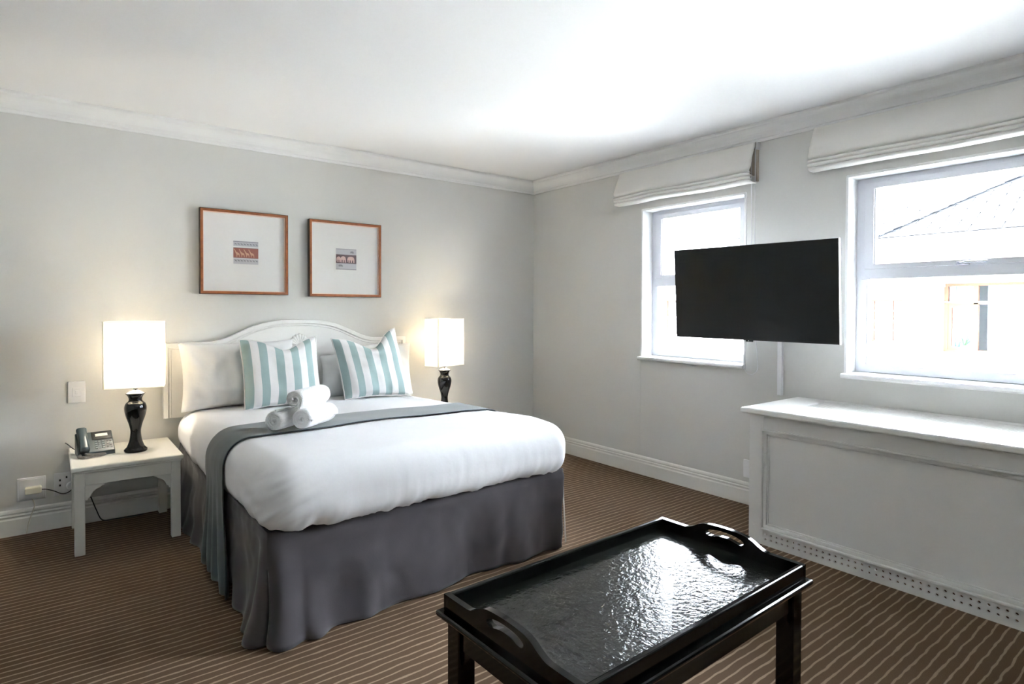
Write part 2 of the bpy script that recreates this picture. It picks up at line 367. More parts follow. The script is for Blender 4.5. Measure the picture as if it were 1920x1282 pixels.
# baseboards and cornice
def run(prof, name, m, axis, a, b, wallpos, sgn, label, cat):
    mb = MB()
    if axis == 'x': mb.prism(prof, lambda p, q, t: (t, wallpos+sgn*p, q), a, b)
    else: mb.prism(prof, lambda p, q, t: (wallpos+sgn*p, t, q), a, b)
    return struct(mb, name, m, label, cat, bevel=0.0012, seg=1)
BB = [(0, 0), (.020, 0), (.020, .094), (.015, .102), (.015, .107), (.020, .112), (.020, .118), (.013, .121), (.013, .127), (.017, .131), (.014, .143), (.006, .150), (0, .150)]
run(BB, 'baseboard_back', M['trim'], 'x', XL, 0, 0, -1, 'white moulded baseboard along the headboard wall', 'baseboard')
run(BB, 'baseboard_right', M['trim'], 'y', -2.66, 0, 0, -1, 'white moulded baseboard under the narrow window', 'baseboard')
run(BB, 'baseboard_left', M['trim'], 'y', YF, 0, XL, 1, 'white moulded baseboard along the side wall', 'baseboard')
run(BB, 'baseboard_front', M['trim'], 'x', XL, 0, YF, 1, 'white moulded baseboard along the wall facing the bed', 'baseboard')
def cornice(n, axis, a, b, pos, sgn, label):
    pr = [(0, HW), (.012, HW), (.014, HW+.018), (.022, HW+.022)]
    for k in range(7):
        t = k/6*PI/2; pr.append((.022+.058*(1-math.cos(t)), HW+.024+.064*math.sin(t)))
    pr += [(.086, HW+.09), (.09, HW+.096), (.09, HC), (0, HC)]
    return run(pr, 'trim_%d' % n, M['cornice'], axis, a, b, pos, sgn, label, 'cornice')
cornice(1, 'x', XL, 0, 0, -1, 'white coved cornice above the headboard wall')
cornice(2, 'y', YF, 0, 0, -1, 'white coved cornice above the window wall')
cornice(3, 'y', YF, 0, XL, 1, 'white coved cornice above the side wall')
cornice(4, 'x', XL, 0, YF, 1, 'white coved cornice above the wall facing the bed')

# windows of the window wall
def window(n, y0, y1, z0, z1, label):
    t = thing('window_%d' % n, (0.14, (y0+y1)/2, z0), 0, label, 'window', kind='structure')
    bx('reveal', M['reveal'], t, -0.004, 0.25, y1-.012, y1+.004, z0, z1, bevel=.003)
    bx('reveal', M['reveal'], t, -0.004, 0.25, y0-.004, y0+.012, z0, z1, bevel=.003)
    bx('reveal', M['reveal'], t, -0.004, 0.25, y0, y1, z1-.012, z1+.004, bevel=.003)
    MB().prism([(-.035, z0-.022), (-.041, z0-.012), (-.041, z0-.002), (-.036, z0+.006), (.25, z0+.012), (.25, z0-.022)], lambda p, q, s: (p, s, q), y0-.006, y1+.010).build('window_sill', M['reveal'], t, bevel=.003)
    a, b, c, d = y0+.012, y1-.012, z0+.011, z1-.012
    X0, X1 = .118, .178
    fr = MB().ring(YZ, a, b, c, d, (.055, .055, .05, .036), X0, X1)
    fr.build('window_frame', M['alu'], t, bevel=.003)
    bx('transom', M['alu'], t, .110, .178, a+.03, b-.03, 1.514, 1.585)
    ss = MB().ring(YZ, a+.048, b-.048, 1.574, d-.028, (.05, .05, .030, .038), .104, .150)
    ss.build('sash', M['alu'], t, bevel=.003)
    bx('sash_bead', M['alu'], t, .112, .15, b-.105, b-.095, 1.604, d-.066, bevel=.001)
    bx('glazing_bead', M['alu'], t, .124, .165, b-.062, b-.052, c+.05, 1.514, bevel=.001)
    bx('glass_pane', M['glass'], t, .132, .136, a+.09, b-.09, 1.598, d-.06, bevel=0)
    bx('glass_pane', M['glass'], t, .146, .150, a+.05, b-.05, c+.045, 1.52, bevel=0)
    h = MB().box(.088, .104, -.030+(a+b)/2, .030+(a+b)/2, 1.574, 1.592).tube([(.092, (a+b)/2+.02, 1.585), (.080, (a+b)/2-.01, 1.588), (.076, (a+b)/2-.06, 1.590), (.078, (a+b)/2-.11, 1.588)], .0055)
    h.build('latch_handle', M['steel'], t, smooth=True)
    return t
window(1, *W1, 'narrower white window behind the television')
window(2, *W2, 'white window above the radiator cover with slate roof outside')
# ------------------------------------------------------------------ radiator cover
RY0, RY1 = -4.75, -2.65
rc = thing('radiator_cover', (-.3, -3.7, 0), 0, 'white panelled radiator cover box under the window', 'radiator cover')
bx('side_panel', M['radw'], rc, -.57, 0, RY1-.018, RY1, 0, .742)
bx('side_panel', M['radw'], rc, -.57, 0, RY0, RY0+.018, 0, .742)
bx('stile', M['radw'], rc, -.59, -.57, RY1-.085, RY1, 0, .742, bevel=.002)
bx('stile', M['radw'], rc, -.59, -.57, RY0, RY0+.085, 0, .742, bevel=.002)
bx('top_rail', M['radw'], rc, -.59, -.57, RY0+.085, RY1-.085, .648, .742, bevel=.002)
bx('front_panel', M['radw'], rc, -.571, -.562, RY0+.08, RY1-.08, .085, .655, bevel=0)
def mould(a, b, c, d):
    for (o, wd, xf) in ((0, .012, -.602), (.012, .018, -.586), (.030, .008, -.578)):
        MB().ring(YZ, a+o, b-o, c+o, d-o, (wd,)*4, xf, -.57).build('panel_moulding', M['radw'], rc, bevel=.003)
mould(RY0+.075, RY1-.072, .086, .658)
# perforated plinth: real holes in two rows
mb = MB(); y = RY1-.085; pitch_ = .0316; rows = (.036, .064); hr = .0066
bounds = [(0, .022), (.022, .050), (.050, .078), (.078, .090)]
ncell = int((RY1-.17-RY0)/pitch_)
for c in range(ncell):
    ya = y-c*pitch_; yb = ya-pitch_; jy = random.uniform(-.0018, .0018)
    for (za, zb) in bounds:
        zc = [z for z in rows if za < z < zb]
        if not zc: mb.add([(-.59, ya, za), (-.59, yb, za), (-.59, yb, zb), (-.59, ya, zb)], [(0, 1, 2, 3)]); continue
        zc = zc[0]+random.uniform(-.001, .001); cy = (ya+yb)/2+jy
        hole = [(cy+hr*math.cos(2*PI*k/10), zc+hr*math.sin(2*PI*k/10)) for k in range(10)]
        tri = tessellate_polygon([[Vector((ya, za, 0)), Vector((yb, za, 0)), Vector((yb, zb, 0)), Vector((ya, zb, 0))], [Vector((p, q, 0)) for p, q in hole]])
        fl = [(ya, za), (yb, za), (yb, zb), (ya, zb)]+hole
        mb.add([(-.59, p, q) for p, q in fl]+[(-.578, p, q) for p, q in hole], [tuple(tt) for tt in tri]+[(4+k, 4+(k+1) % 10, 14+(k+1) % 10, 14+k) for k in range(10)])
mb.build('perforated_plinth', M['radw'], rc)
# worktop with grille slot
gx0, gx1, gy1, gy0 = -.31, -.075, -2.83, RY0+.2
mb = MB().prism([(-.652, RY0-.03), (0, RY0-.03), (0, -2.625), (-.652, -2.625)], XY, .742, .775, holes=[[(gx0, gy0), (gx0, gy1), (gx1, gy1), (gx1, gy0)]])
mb.build('worktop', M['radw'], rc, bevel=.010, seg=3)
gr = MB()
for k in range(9):
    xx = gx0+.006+k*(gx1-gx0-.008)/8.5; gr.box(xx, xx+.012, gy0, gy1-.002, .752, .770)
for k in range(9):
    yy = gy0+k*(gy1-gy0-.02)/8; gr.box(gx0+.004, gx1-.004, yy, yy+.018, .748, .762)
gr.build('top_grille', M['radw'], rc, bevel=.001, seg=1)
bx('screw_head', M['radw'], rc, -.595, -.59, -2.685, -2.675, .098, .108, bevel=.002)

# ------------------------------------------------------------------ bed
BX0, BX1, BYH, BYF = -3.085, -1.535, -0.09, -2.06
bed = thing('bed', ((BX0+BX1)/2, -1.1, 0), 0, 'double bed base with mattress and charcoal valance skirt', 'bed')
bx('bed_base', M['skirt'], bed, BX0, BX1, BYF, BYH, 0.0, .412, bevel=.02)
bx('mattress', M['linen'], bed, BX0+.045, BX1-.045, BYF+.06, BYH-.10, .410, .612, bevel=.07)
def skirt():
    corner = [(BX0-.012, BYH), (BX0-.012, BYF-.022), (BX1+.012, BYF-.022), (BX1+.012, BYH)]
    pts = []; step = .012
    for (a, b) in zip(corner, corner[1:]):
        a = Vector((*a, 0)); b = Vector((*b, 0)); n = int((b-a).length/step); d = (b-a).normalized(); nn = Vector((d.y, -d.x, 0))
        for k in range(n+1): pts.append((a+(b-a)*k/n, nn, k*step))
    # direction of travel is -y, +x, +y; outward normal is left of it
    L1 = (Vector(corner[0])-Vector(corner[1])).length; L2 = (Vector(corner[1])-Vector(corner[2])).length
    out = []; s = 0; prev = None
    for p, nn, _ in pts:
        if prev is not None: s += (p-prev).length
        prev = p; out.append((p, nn, s))
    nv = 26; vs_ = []; fs_ = []
    for (p, nn, s) in out:
        dc = s-L1; dc2 = s-L1-L2
        w1 = math.exp(-(dc/.10)**2); w2 = math.exp(-(dc2/.08)**2)
        # blend normals round the corners
        n0 = nn.copy()
        if abs(dc) < .10: n0 = (Vector((-1, 0, 0))*(.5-dc/.2)+Vector((0, -1, 0))*(.5+dc/.2)).normalized()
        if abs(dc2) < .06: n0 = (Vector((0, -1, 0))*(.5-dc2/.12)+Vector((1, 0, 0))*(.5+dc2/.12)).normalized()
        for j in range(nv):
            v = j/(nv-1); z = .438*(1-v)+.006
            fl = v**.9
            fold = nz(s*3.1, 3.3, v*.6)*.055 + nz(s*7.3, 1.7, v*1.1)*.036 + nz(s*1.2+5, v*3.0, 4)*.022 + nz(s*13, 2.2, v*1.5)*.008
            dis = fl*(.016+fold) + nz(s*16, v*7, 9)*.0035 + .007*math.exp(-((v-.10)/.03)**2)
            dis += fl*w1*(.085*abs(math.sin(dc*24))-.012) + fl*w2*.02
            if abs(dc-.15) < .2 and v > .8: dis += .030*sm(.8, 1, v)*math.exp(-((dc-.15)/.09)**2)*(.6+.6*math.sin(dc*40))
            zz = z
            if v > .9: zz += .010*max(0, nz(s*4, 8, 2))*(v-.9)/.1
            q = p+n0*dis; vs_.append((q.x, q.y, zz))
    for i in range(len(out)-1):
        for j in range(nv-1): fs_.append((i*nv+j, (i+1)*nv+j, (i+1)*nv+j+1, i*nv+j+1))
    MB().add(vs_, fs_).build('bed_skirt', M['skirt'], bed, smooth=True, solid=.004)
    # pale piping on the slit at the right foot corner
    pth = [(BX1+.016+.014*(k/10)**1.4, BYF-.016-.014*(k/10), .43-.40*k/10) for k in range(11)]
    MB().tube(pth, .0035).build('skirt_piping', M['lace'], bed, smooth=True)
skirt()

DX0, DX1, DYH, DYF, DZ0 = -3.125, -1.497, -.085, -2.155, .415
def duvet_top(x, y):
    t = (x-(DX0+DX1)/2)/((DX1-DX0)/2)
    return .664 + .040*sm(.35, 1.7, -y) + .012*(1-t*t)
def duvet():
    n1, n2, n3 = 110, 120, 34; rr = .125
    zt = .66
    lo = Vector((DX0, DYF, DZ0)); hi = Vector((DX1, DYH, zt))
    mb = MB()
    def rnd(p):
        r_ = rr
        c = Vector((min(max(p.x, lo.x+r_), hi.x-r_), min(max(p.y, lo.y+r_), hi.y-r_), min(max(p.z, lo.z+r_*.8), hi.z-r_*.9)))
        d = p-c
        if d.length < 1e-6: return p, Vector((0, 0, 1))
        nd = d.normalized()
        # superellipsoid-like rounding on the corner region
        e = Vector((d.x/r_, d.y/r_, d.z/(r_*.9 if d.z > 0 else r_*.8)))
        m = max(abs(e.x), abs(e.y), abs(e.z)); ln = e.length
        k = m/ln if ln > 0 else 1
        q = c+d*k; return q, nd
    def fin(p):
        q, nd = rnd(p)
        top = sm(DZ0, zt, q.z)
        q = Vector(q); q.z += top*(duvet_top(q.x, q.y)-zt)
        low = math.exp(-max(0, q.z-DZ0)/.07)
        s = q.x+q.y
        wr_ = nz(q.x*15+q.y*13, q.z*5, 1)*.020+nz(q.x*36+q.y*31, q.z*7, 7)*.013
        q += nd*low*wr_
        q += nd*(nz(q.x*2.1, q.y*2.1, q.z*2.1)*.012 + nz(q.x*5, q.y*5, q.z*4)*.004)
        # gathers at the foot corner beside the runner
        dd = (Vector((q.x, q.y, 0))-Vector((DX0, DYF, 0))).length
        if dd < .45: q += nd*math.exp(-(dd/.22)**2)*.022*nz(q.z*30+q.y*12-q.x*12, q.x*6, q.y*6)*(1-top*.7)
        # sag of the hem along the sides
        if nd.z < .2 and q.z < DZ0+.12 and q.x < BX0-.008:
            q.z -= .035*math.exp(-((q.y+.75)/.45)**2)
        q.z += .012*low*nz(q.x*5+q.y*5, 3, 3)
        return q
    def face(f, nu, nv): mb.grid(lambda u, v: fin(f(u, v)), nu, nv)
    L = hi-lo
    def warp(t): return t + .0
    face(lambda u, v: Vector((lo.x+L.x*u, lo.y+L.y*v, hi.z)), n1, n2)
    face(lambda u, v: Vector((lo.x, lo.y+L.y*u, lo.z+L.z*v)), n2, n3)
    face(lambda u, v: Vector((hi.x, lo.y+L.y*u, lo.z+L.z*v)), n2, n3)
    face(lambda u, v: Vector((lo.x+L.x*u, lo.y, lo.z+L.z*v)), n1, n3)
    face(lambda u, v: Vector((lo.x+L.x*u, hi.y, lo.z+L.z*v)), n1, n3)
    o = mb.build('duvet', M['linen'], smooth=True, weld=True)
    return tag(o, 'plump white duvet tucked over the mattress', 'duvet')
DUV = duvet()
from mathutils.bvhtree import BVHTree
DB = BVHTree.FromPolygons([DUV.matrix_basis @ v.co for v in DUV.data.vertices], [tuple(p.vertices) for p in DUV.data.polygons])

def runner():
    # cross-section over the bed: up the left side, over the top, down the right side
    prof = []
    rr = .118; off = .007
    xl, xr = DX0-off, DX1+off
    for k in range(16):
        v = k/16; prof.append(('s', -1, .035+(.545-.035)*v))
    for k in range(12):
        a = PI/2*k/12; prof.append(('a', -1, a))
    for k in range(41): prof.append(('t', 0, k/40))
    for k in range(1, 13):
        a = PI/2*(12-k)/12; prof.append(('a', 1, a))
    for k in range(1, 15): prof.append(('s', 1, .545-(.545-.12)*k/14))
    nv = 30; vs_ = []; fs_ = []; N = len(prof)
    for i, (kind, sg, t) in enumerate(prof):
        for j in range(nv):
            v = j/(nv-1)
            if kind == 's':
                hang = sm(.0, .5, .545-t)
                yb = -1.145 + (.02 if sg < 0 else -.02)*hang; yf = -1.500-.165*hang
                y = yb+(yf-yb)*v
                fold = math.sin(v*26+nz(v*3, t*1.2, 2)*3)*.012*hang + nz(v*9, t*2, 5)*.010*hang
                x = (xl-.004-.018*hang-fold) if sg < 0 else (xr+.004+.012*hang+fold)
                z = t + .014*nz(v*3, 1, 1)*hang
            elif kind == 'a':
                y = -1.145+(-.355)*v - .0*t
                tz = duvet_top((xl if sg < 0 else xr), y)+off
                x = (xl+rr*(1-math.sin(t))*0+rr-rr*math.cos(t)) if sg < 0 else (xr-rr+rr*math.cos(t))
                zc = .545; z = zc+(tz+.004-zc)*math.sin(t)
            else:
                y = -1.145+(-.355)*v
                x = xl+rr+(xr-xl-2*rr)*t
                tt = min(t, 1-t)
                z = duvet_top(x, y)+off+.004+nz(x*2.1, y*2.1, duvet_top(x, y)*2.1)*.012+nz(x*5, y*5, 2.8)*.004+.003
            # rest on the duvet: shoot inwards from outside and stay a few millimetres off its surface
            cxx = min(max(x, DX0+.14), DX1-.14); c = Vector((cxx, y, .545 if kind != 's' else z)); d = Vector((x, y, z))-c
            if kind == 't': c = Vector((x, y, .55)); d = Vector((0, 0, 1))
            if d.length > 1e-6 and (kind != 's' or z > .40):
                d.normalize(); hit = DB.ray_cast(c+d*.6, -d, .6)
                if hit[0] is not None:
                    q = hit[0]+d*.009; x, z = (q.x, q.z) if kind != 's' else ((min(x, q.x) if sg < 0 else max(x, q.x)), z)
            vs_.append((x, y, z))
    for i in range(N-1):
        for j in range(nv-1): fs_.append((i*nv+j, (i+1)*nv+j, (i+1)*nv+j+1, i*nv+j+1))
    o = MB().add(vs_, fs_).build('bed_runner', M['runner'], smooth=True, solid=.005)
    tag(o, 'slate grey bed runner draped across the white duvet', 'bed runner')
runner()

# ------------------------------------------------------------------ headboard
HX0, HX1, HCX = -3.187, -1.432, -2.31
hb = [(0, 1), (.11, .985), (.225, .88), (.32, .69), (.405, .44), (.49, .18), (.55, .06), (.62, 0), (.9, 0)]
def hz(x): return 1.098+.147*interp(hb_s, abs(x-HCX))
cs = catmull([(a, b, 0) for a, b in hb], 6); hb_s = [(p.x, p.y) for p in cs]
head = thing('headboard', (HCX, -.02, .6), 0, 'white wooden headboard with curved top and carved shell', 'headboard')
top = [(HX0+(HX1-HX0)*k/80, hz(HX0+(HX1-HX0)*k/80)) for k in range(81)]
poly = [(HX0, .603)]+top+[(HX1, .603)]
for bxx in (-2.9, -1.75): bx('wall_batten', M['headb'], head, bxx-.03, bxx+.03, -.016, -.002, .65, 1.05, bevel=0)
MB().prism(poly, XZ, -.045, -.015).build('back_panel', M['headb'], head, bevel=.004)
def inset(d):
    pts = []
    for k in range(81):
        x = HX0+d+(HX1-HX0-2*d)*k/80; sl_ = (hz(x+.004)-hz(x-.004))/.008
        pts.append((x, hz(x)-d*math.sqrt(1+sl_*sl_)))
    return [(HX0+d, .605)]+pts+[(HX1-d, .605)]
def rim(d0, d1, y0, y1, name):
    a, b = inset(d0), inset(d1); n = len(a); vs_ = []; fs_ = []
    for (p, q) in zip(a, b): vs_ += [(p[0], y0, p[1]), (q[0], y0, q[1]), (q[0], y1, q[1]), (p[0], y1, p[1])]
    for i in range(n-1):
        for k in range(4): fs_.append((i*4+k, (i+1)*4+k, (i+1)*4+(k+1) % 4, i*4+(k+1) % 4))
    fs_ += [(0, 1, 2, 3), tuple((n-1)*4+k for k in (3, 2, 1, 0))]
    MB().add(vs_, fs_).build(name, M['headb'], head, bevel=.004)
rim(0.0, .030, -.043, -.058, 'rim_moulding')
rim(.040, .048, -.043, -.050, 'inner_bead')
sh = MB()
for k in range(9):
    a = R(90+(k-4)*17); ln = .088-.003*abs(k-4); c = Vector((HCX+.005, -.047, 1.055))
    d = Vector((math.cos(a), 0, math.sin(a)))
    P = [c+d*(ln*i/8) for i in range(9)]
    sh.tube(P, [.003+.0125*math.sin(min(1, i/7)*PI*.55) if i < 8 else .004 for i in range(9)], 8)
sh.tube([(HCX-.02, -.049, 1.05), (HCX, -.053, 1.046), (HCX+.03, -.049, 1.05)], .010)
sh.build('carved_shell', M['headb'], head, smooth=True)

# ------------------------------------------------------------------ pillows and cushions
def pillow(name, m, loc, w_, h_, th, lean, rz=0, roll_=0, chop=0.0, seed=0.0, edge=None, wr=.010, chopx=0.0, label=None, cat='pillow', group=None, flop=0.0, shear=0.0, peak=0.0):
    root = thing(name, loc, 0, label, cat, group)
    root.rotation_euler = (Matrix.Rotation(rz, 3, 'Z') @ Matrix.Rotation(lean, 3, 'X') @ Matrix.Rotation(roll_, 3, 'Y')).to_euler()
    n = 46; mb = MB(); uv = []
    def pt(u, v, side):
        a, b = 2*u-1, 2*v-1
        px = a*w_/2*(1-.055*(1-b*b)*(abs(a)**3)); pz = b*h_/2*(1-.075*(1-a*a)*(abs(b)**3))
        f = max(0, (1-abs(a)**3.0))*max(0, (1-abs(b)**3.0))
        t_ = th/2*f**.5
        py = side*t_
        if t_ > 0: py += side*(nz(px*6+seed, pz*6, side)*wr*1.6+nz(px*15+seed, pz*13, side+4)*wr*.7)*min(1, f*3)
        # radial puckers at the lower edge
        lowb = sm(-.2, -1, b); py += side*math.sin(px*70+seed*3+nz(px*8, pz*8)*3)*.003*lowb*min(1, f*4)
        if chop:
            g = math.exp(-((a-chopx)/.45)**2)*sm(-.1, 1, b); pz -= chop*g; py += -.5*chop*g*(1-.3*side)*.4
        if flop:
            pz -= flop*sm(.2, -1, a)*sm(-.4, 1, b)
        pz += peak*sm(-.1, 1, a)*sm(-.2, 1, b); pz += h_/2
        px -= shear*(pz/h_)
        return (px, py, pz)
    for side in (-1, 1):
        mb.grid(lambda u, v: pt(u, v, side), n, n)
        uv += [(i/(n-1), j/(n-1)) for i in range(n) for j in range(n)]
    mb.uv = uv
    mb.build('cover', m, root, local=True, smooth=True)
    if edge:
        ed = []
        for k in range(64):
            s = k/64*4; q = int(s); f = s-q
            u, v = ((f, 0), (1, f), (1-f, 1), (0, 1-f))[q]
            p = Vector(pt(u, v, -1)); p += Vector((nz(k*1.7, seed)*.004, nz(k*2.3, seed+3)*.005, nz(k*2.9, seed+6)*.004)); ed.append(p)
        MB().tube(ed, .0055, 6, closed=True).build('piping', edge, root, local=True, smooth=True)
    return root
pillow('pillow', M['pillow'], (-2.745, -.232, .664), .74, .45, .20, R(-12), rz=R(2), seed=1.0, wr=.018, label='large white pillow beside the lit bedside lamp', group='white pillows')
pillow('pillow', M['pillow'], (-1.83, -.220, .652), .74, .42, .17, R(-12), rz=R(-3), roll_=R(2), seed=4.0, wr=.022, flop=.10, label='white pillow half hidden behind a steeply tilted striped cushion', group='white pillows')
pillow('striped_cushion', M['cush'], (-2.535, -.462, .676), .50, .47, .19, R(-17), rz=R(-3), roll_=R(-1.0), chop=.075, seed=2.0, edge=M['lace'], chopx=.12, label='teal and white striped cushion behind the rolled towels', cat='cushion', group='striped cushions')
pillow('striped_cushion', M['cush'], (-1.862, -.462, .676), .49, .455, .19, R(-18), rz=R(-10), shear=.07, peak=.075, chop=.085, seed=6.0, edge=M['lace'], chopx=.15, label='teal and white striped cushion with one corner sticking up', cat='cushion', group='striped cushions')

# ------------------------------------------------------------------ rolled towels
def towel(c, r_, ln, rz, label, seed):
    root = thing('rolled_towel', c, rz, label, 'towel', 'rolled white towels on the bed runner')
    turns = 3.2; n = 110; thick = r_/turns*.86
    mb = MB(); nl = 18
    def ring(rad_off):
        out = []
        for i in range(n+1):
            t = i/n; a = t*turns*2*PI+seed; rad = .0005+(r_-.0005-thick)*t; rad += rad_off
            out.append((rad*math.cos(a), rad*math.sin(a)))
        return out
    inn, outr = ring(0), ring(thick)
    sec = inn+list(reversed(outr)); k = len(sec)
    vs_ = []; fs_ = []
    for j in range(nl):
        t = j/(nl-1); x = -ln/2+ln*t; e = min(t, 1-t)
        for q, (a, b) in enumerate(sec):
            rad = math.hypot(a, b); ang = math.atan2(b, a)
            sq = 1-.10*math.exp(-(e/.05)) * (rad/r_)
            wob = 1+.05*nz(ang*.8+seed, x*6, 2)
            tel = (.007*(1-rad/r_) * (1 if t < .5 else -1))*math.exp(-e/.06)
            vs_.append((x+tel+.004*nz(a*30, b*30, seed)*math.exp(-e/.05), a*sq*wob*1.04, r_*.96+b*sq*wob*.98))
    for j in range(nl-1):
        for q in range(k): p = (q+1) % k; fs_.append((j*k+q, j*k+p, (j+1)*k+p, (j+1)*k+q))
    for base, rev in ((0, False), ((nl-1)*k, True)):
        for i in range(n):
            f = (base+i, base+i+1, base+k-2-i, base+k-1-i); fs_.append(f)
    mb.add(vs_, fs_).build('towel_roll', M['towel'], root, local=True, smooth=True)
    hem = [(-ln/2+.01+(ln-.02)*k/10, (r_-.004)*math.cos(seed+turns*2*PI)*1.03, r_*.96+(r_-.004)*math.sin(seed+turns*2*PI)) for k in range(11)]
    MB().tube(hem, .006).build('towel_hem', M['towel'], root, local=True, smooth=True)
    return root
TB = duvet_top(-2.75, -1.42)+.014
ta = R(37); ax = Vector((math.cos(ta), math.sin(ta), 0))*.125
for (ex, ey, dz, r_, lab, sd) in ((-2.905, -1.495, 0, .055, 'rolled white towel at the bottom of the pile, nearer the bedside table', 0.4),
                             (-2.793, -1.552, 0, .058, 'rolled white towel at the bottom of the pile, nearer the bed foot', 1.9),
                             (-2.815, -1.520, .103, .053, 'rolled white towel lying on top of the two others', 3.0)):
    towel((ex+ax.x, ey+ax.y, TB+dz), r_, .25, ta, lab, sd)

# ------------------------------------------------------------------ bedside tables
def bedside(x0, x1, y0, y1, label):
    t = thing('bedside_table', ((x0+x1)/2, (y0+y1)/2, 0), 0, label, 'bedside table', 'white bedside tables')
    MB().box(x0, x1, y0, y1, .452, .478).build('table_top', M['furn'], t, bevel=.008, seg=3)
    bx('top_moulding', M['furn'], t, x0+.010, x1-.010, y0+.010, y1-.010, .440, .454, bevel=.004)
    lw = .047
    for lx in (x0+.014, x1-.014-lw):
        for ly in (y0+.014, y1-.014-lw): bx('leg', M['furn'], t, lx, lx+lw, ly, ly+lw, 0, .442, bevel=.003)
    for ly in (y0+.020, y1-.034): bx('apron', M['furn'], t, x0+.05, x1-.05, ly, ly+.014, .372, .442, bevel=.002)
    for lx in (x0+.020, x1-.034): bx('apron', M['furn'], t, lx, lx+.014, y0+.05, y1-.05, .372, .442, bevel=.002)
    br = [(0, 0), (.088, 0), (.084, -.010), (.074, -.012), (.068, -.020), (.050, -.027), (.036, -.040), (.028, -.056), (.026, -.064), (.016, -.068), (.013, -.080), (0, -.080)]
    for s, ox in ((1, x0+.014+lw), (-1, x1-.014-lw)):
        for yy in (y0+.022, y1-.034):
            MB().prism(br, lambda p, q, tt, s=s, ox=ox: (ox+s*p, tt, .373+q), yy, yy+.012).build('corner_bracket', M['furn'], t, bevel=.0015, seg=1)
    return t
bedside(-3.687, -3.158, -.612, -.022, 'white bedside table with shaped brackets holding the telephone')
bedside(-1.458, -.930, -.612, -.022, 'white bedside table hidden beyond the bed, under a lamp')

# ------------------------------------------------------------------ lamps
def lamp(x, y, z, rz, label, power):
    t = thing('table_lamp', (x, y, z), rz, label, 'lamp', 'black vase bedside lamps')
    prof = [(0, 0), (.058, 0), (.060, .004), (.060, .012), (.055, .018), (.047, .026), (.040, .042), (.033, .065), (.029, .09), (.027, .115), (.029, .135), (.036, .165), (.047, .198), (.054, .225), (.0575, .25), (.0565, .268), (.051, .284), (.040, .295), (.035, .303), (.035, .315), (.041, .330), (.050, .341), (.052, .345), (0, .345)]
    sp = catmull([(a, b, 0) for a, b in prof[3:-2]], 3)
    MB().lathe(prof[:3]+[(p.x, p.y) for p in sp]+prof[-2:], n=48).build('vase_body', M['ceramic'], t, local=True, smooth=True)
    MB().lathe([(.050, .344), (.051, .347), (.030, .356), (.014, .361), (.012, .365), (0, .365)], n=32).build('metal_collar', M['chrome'], t, local=True, smooth=True)
    MB().lathe([(.011, .363), (.011, .392), (.0135, .394), (.0135, .43), (0, .43)], n=20).build('socket', M['blackcable'], t, local=True, smooth=False)
    MB().lathe([(0, .425), (.012, .43), (.016, .45), (.026, .48), (.028, .50), (.020, .525), (0, .535)], n=20).build('bulb', M['bulb'], t, local=True, smooth=True)
    a, b, z0, z1 = .150, .082, .383, .770
    # thin walled rectangular shade, softly rounded corners
    def loop(ins):
        pts = []
        rr = .008
        for cx, cy, a0 in ((a-ins-rr, b-ins-rr, 0), (-(a-ins-rr), b-ins-rr, 90), (-(a-ins-rr), -(b-ins-rr), 180), (a-ins-rr, -(b-ins-rr), 270)):
            for k in range(4): an = R(a0+30*k); pts.append((cx+rr*math.cos(an), cy+rr*math.sin(an)))
        return pts
    mb = MB(); o_, i_ = loop(0), loop(.0025); n = len(o_)
    nzv = 8; vs_ = []; fs_ = []
    for lp in (o_, i_):
        for k in range(nzv):
            zz = z0+(z1-z0)*k/(nzv-1)
            vs_ += [(p[0], p[1], zz) for p in lp]
    for L in range(2):
        for k in range(nzv-1):
            for q in range(n):
                p = (q+1) % n; f = (L*nzv*n+k*n+q, L*nzv*n+k*n+p, L*nzv*n+(k+1)*n+p, L*nzv*n+(k+1)*n+q); fs_.append(f)
    for k in (0, nzv-1):
        for q in range(n): p = (q+1) % n; fs_.append((k*n+q, k*n+p, nzv*n+k*n+p, nzv*n+k*n+q))
    sh_ = mb.add(vs_, fs_).build('lamp_shade', M['shade'], t, local=True, smooth=False)
    for zz in (z0, z1):
        pts = [(p[0], p[1], zz) for p in loop(-.0008)]
        MB().tube(pts, .0022, 6, closed=True).build('shade_binding', M['lace'], sh_, local=True, smooth=True)
    MB().box(-a-.0012, -a+.004, -b-.0012, -b+.004, z0, z1).build('shade_seam', M['cream'], sh_, local=True)
    l = bpy.data.lights.new('lamp_light', 'POINT'); l.energy = power; l.color = (1.0, 0.90, 0.74); l.shadow_soft_size = .03
    lo_ = bpy.data.objects.new('lamp_light', l); COL.objects.link(lo_); lo_.parent = t; lo_.location = (0, 0, .60)
    return t
lamp(-3.370, -.350, .478, R(-11), 'lit black vase lamp with cream shade beside the telephone', 0.46)
lamp(-1.190, -.280, .478, R(13), 'black vase lamp with cream shade beyond the bed, near the corner', 0.4)

# ------------------------------------------------------------------ telephone
ph = thing('telephone', (-3.566, -.275, .478), R(5), 'slate grey desk telephone with handset on the bedside table', 'telephone')
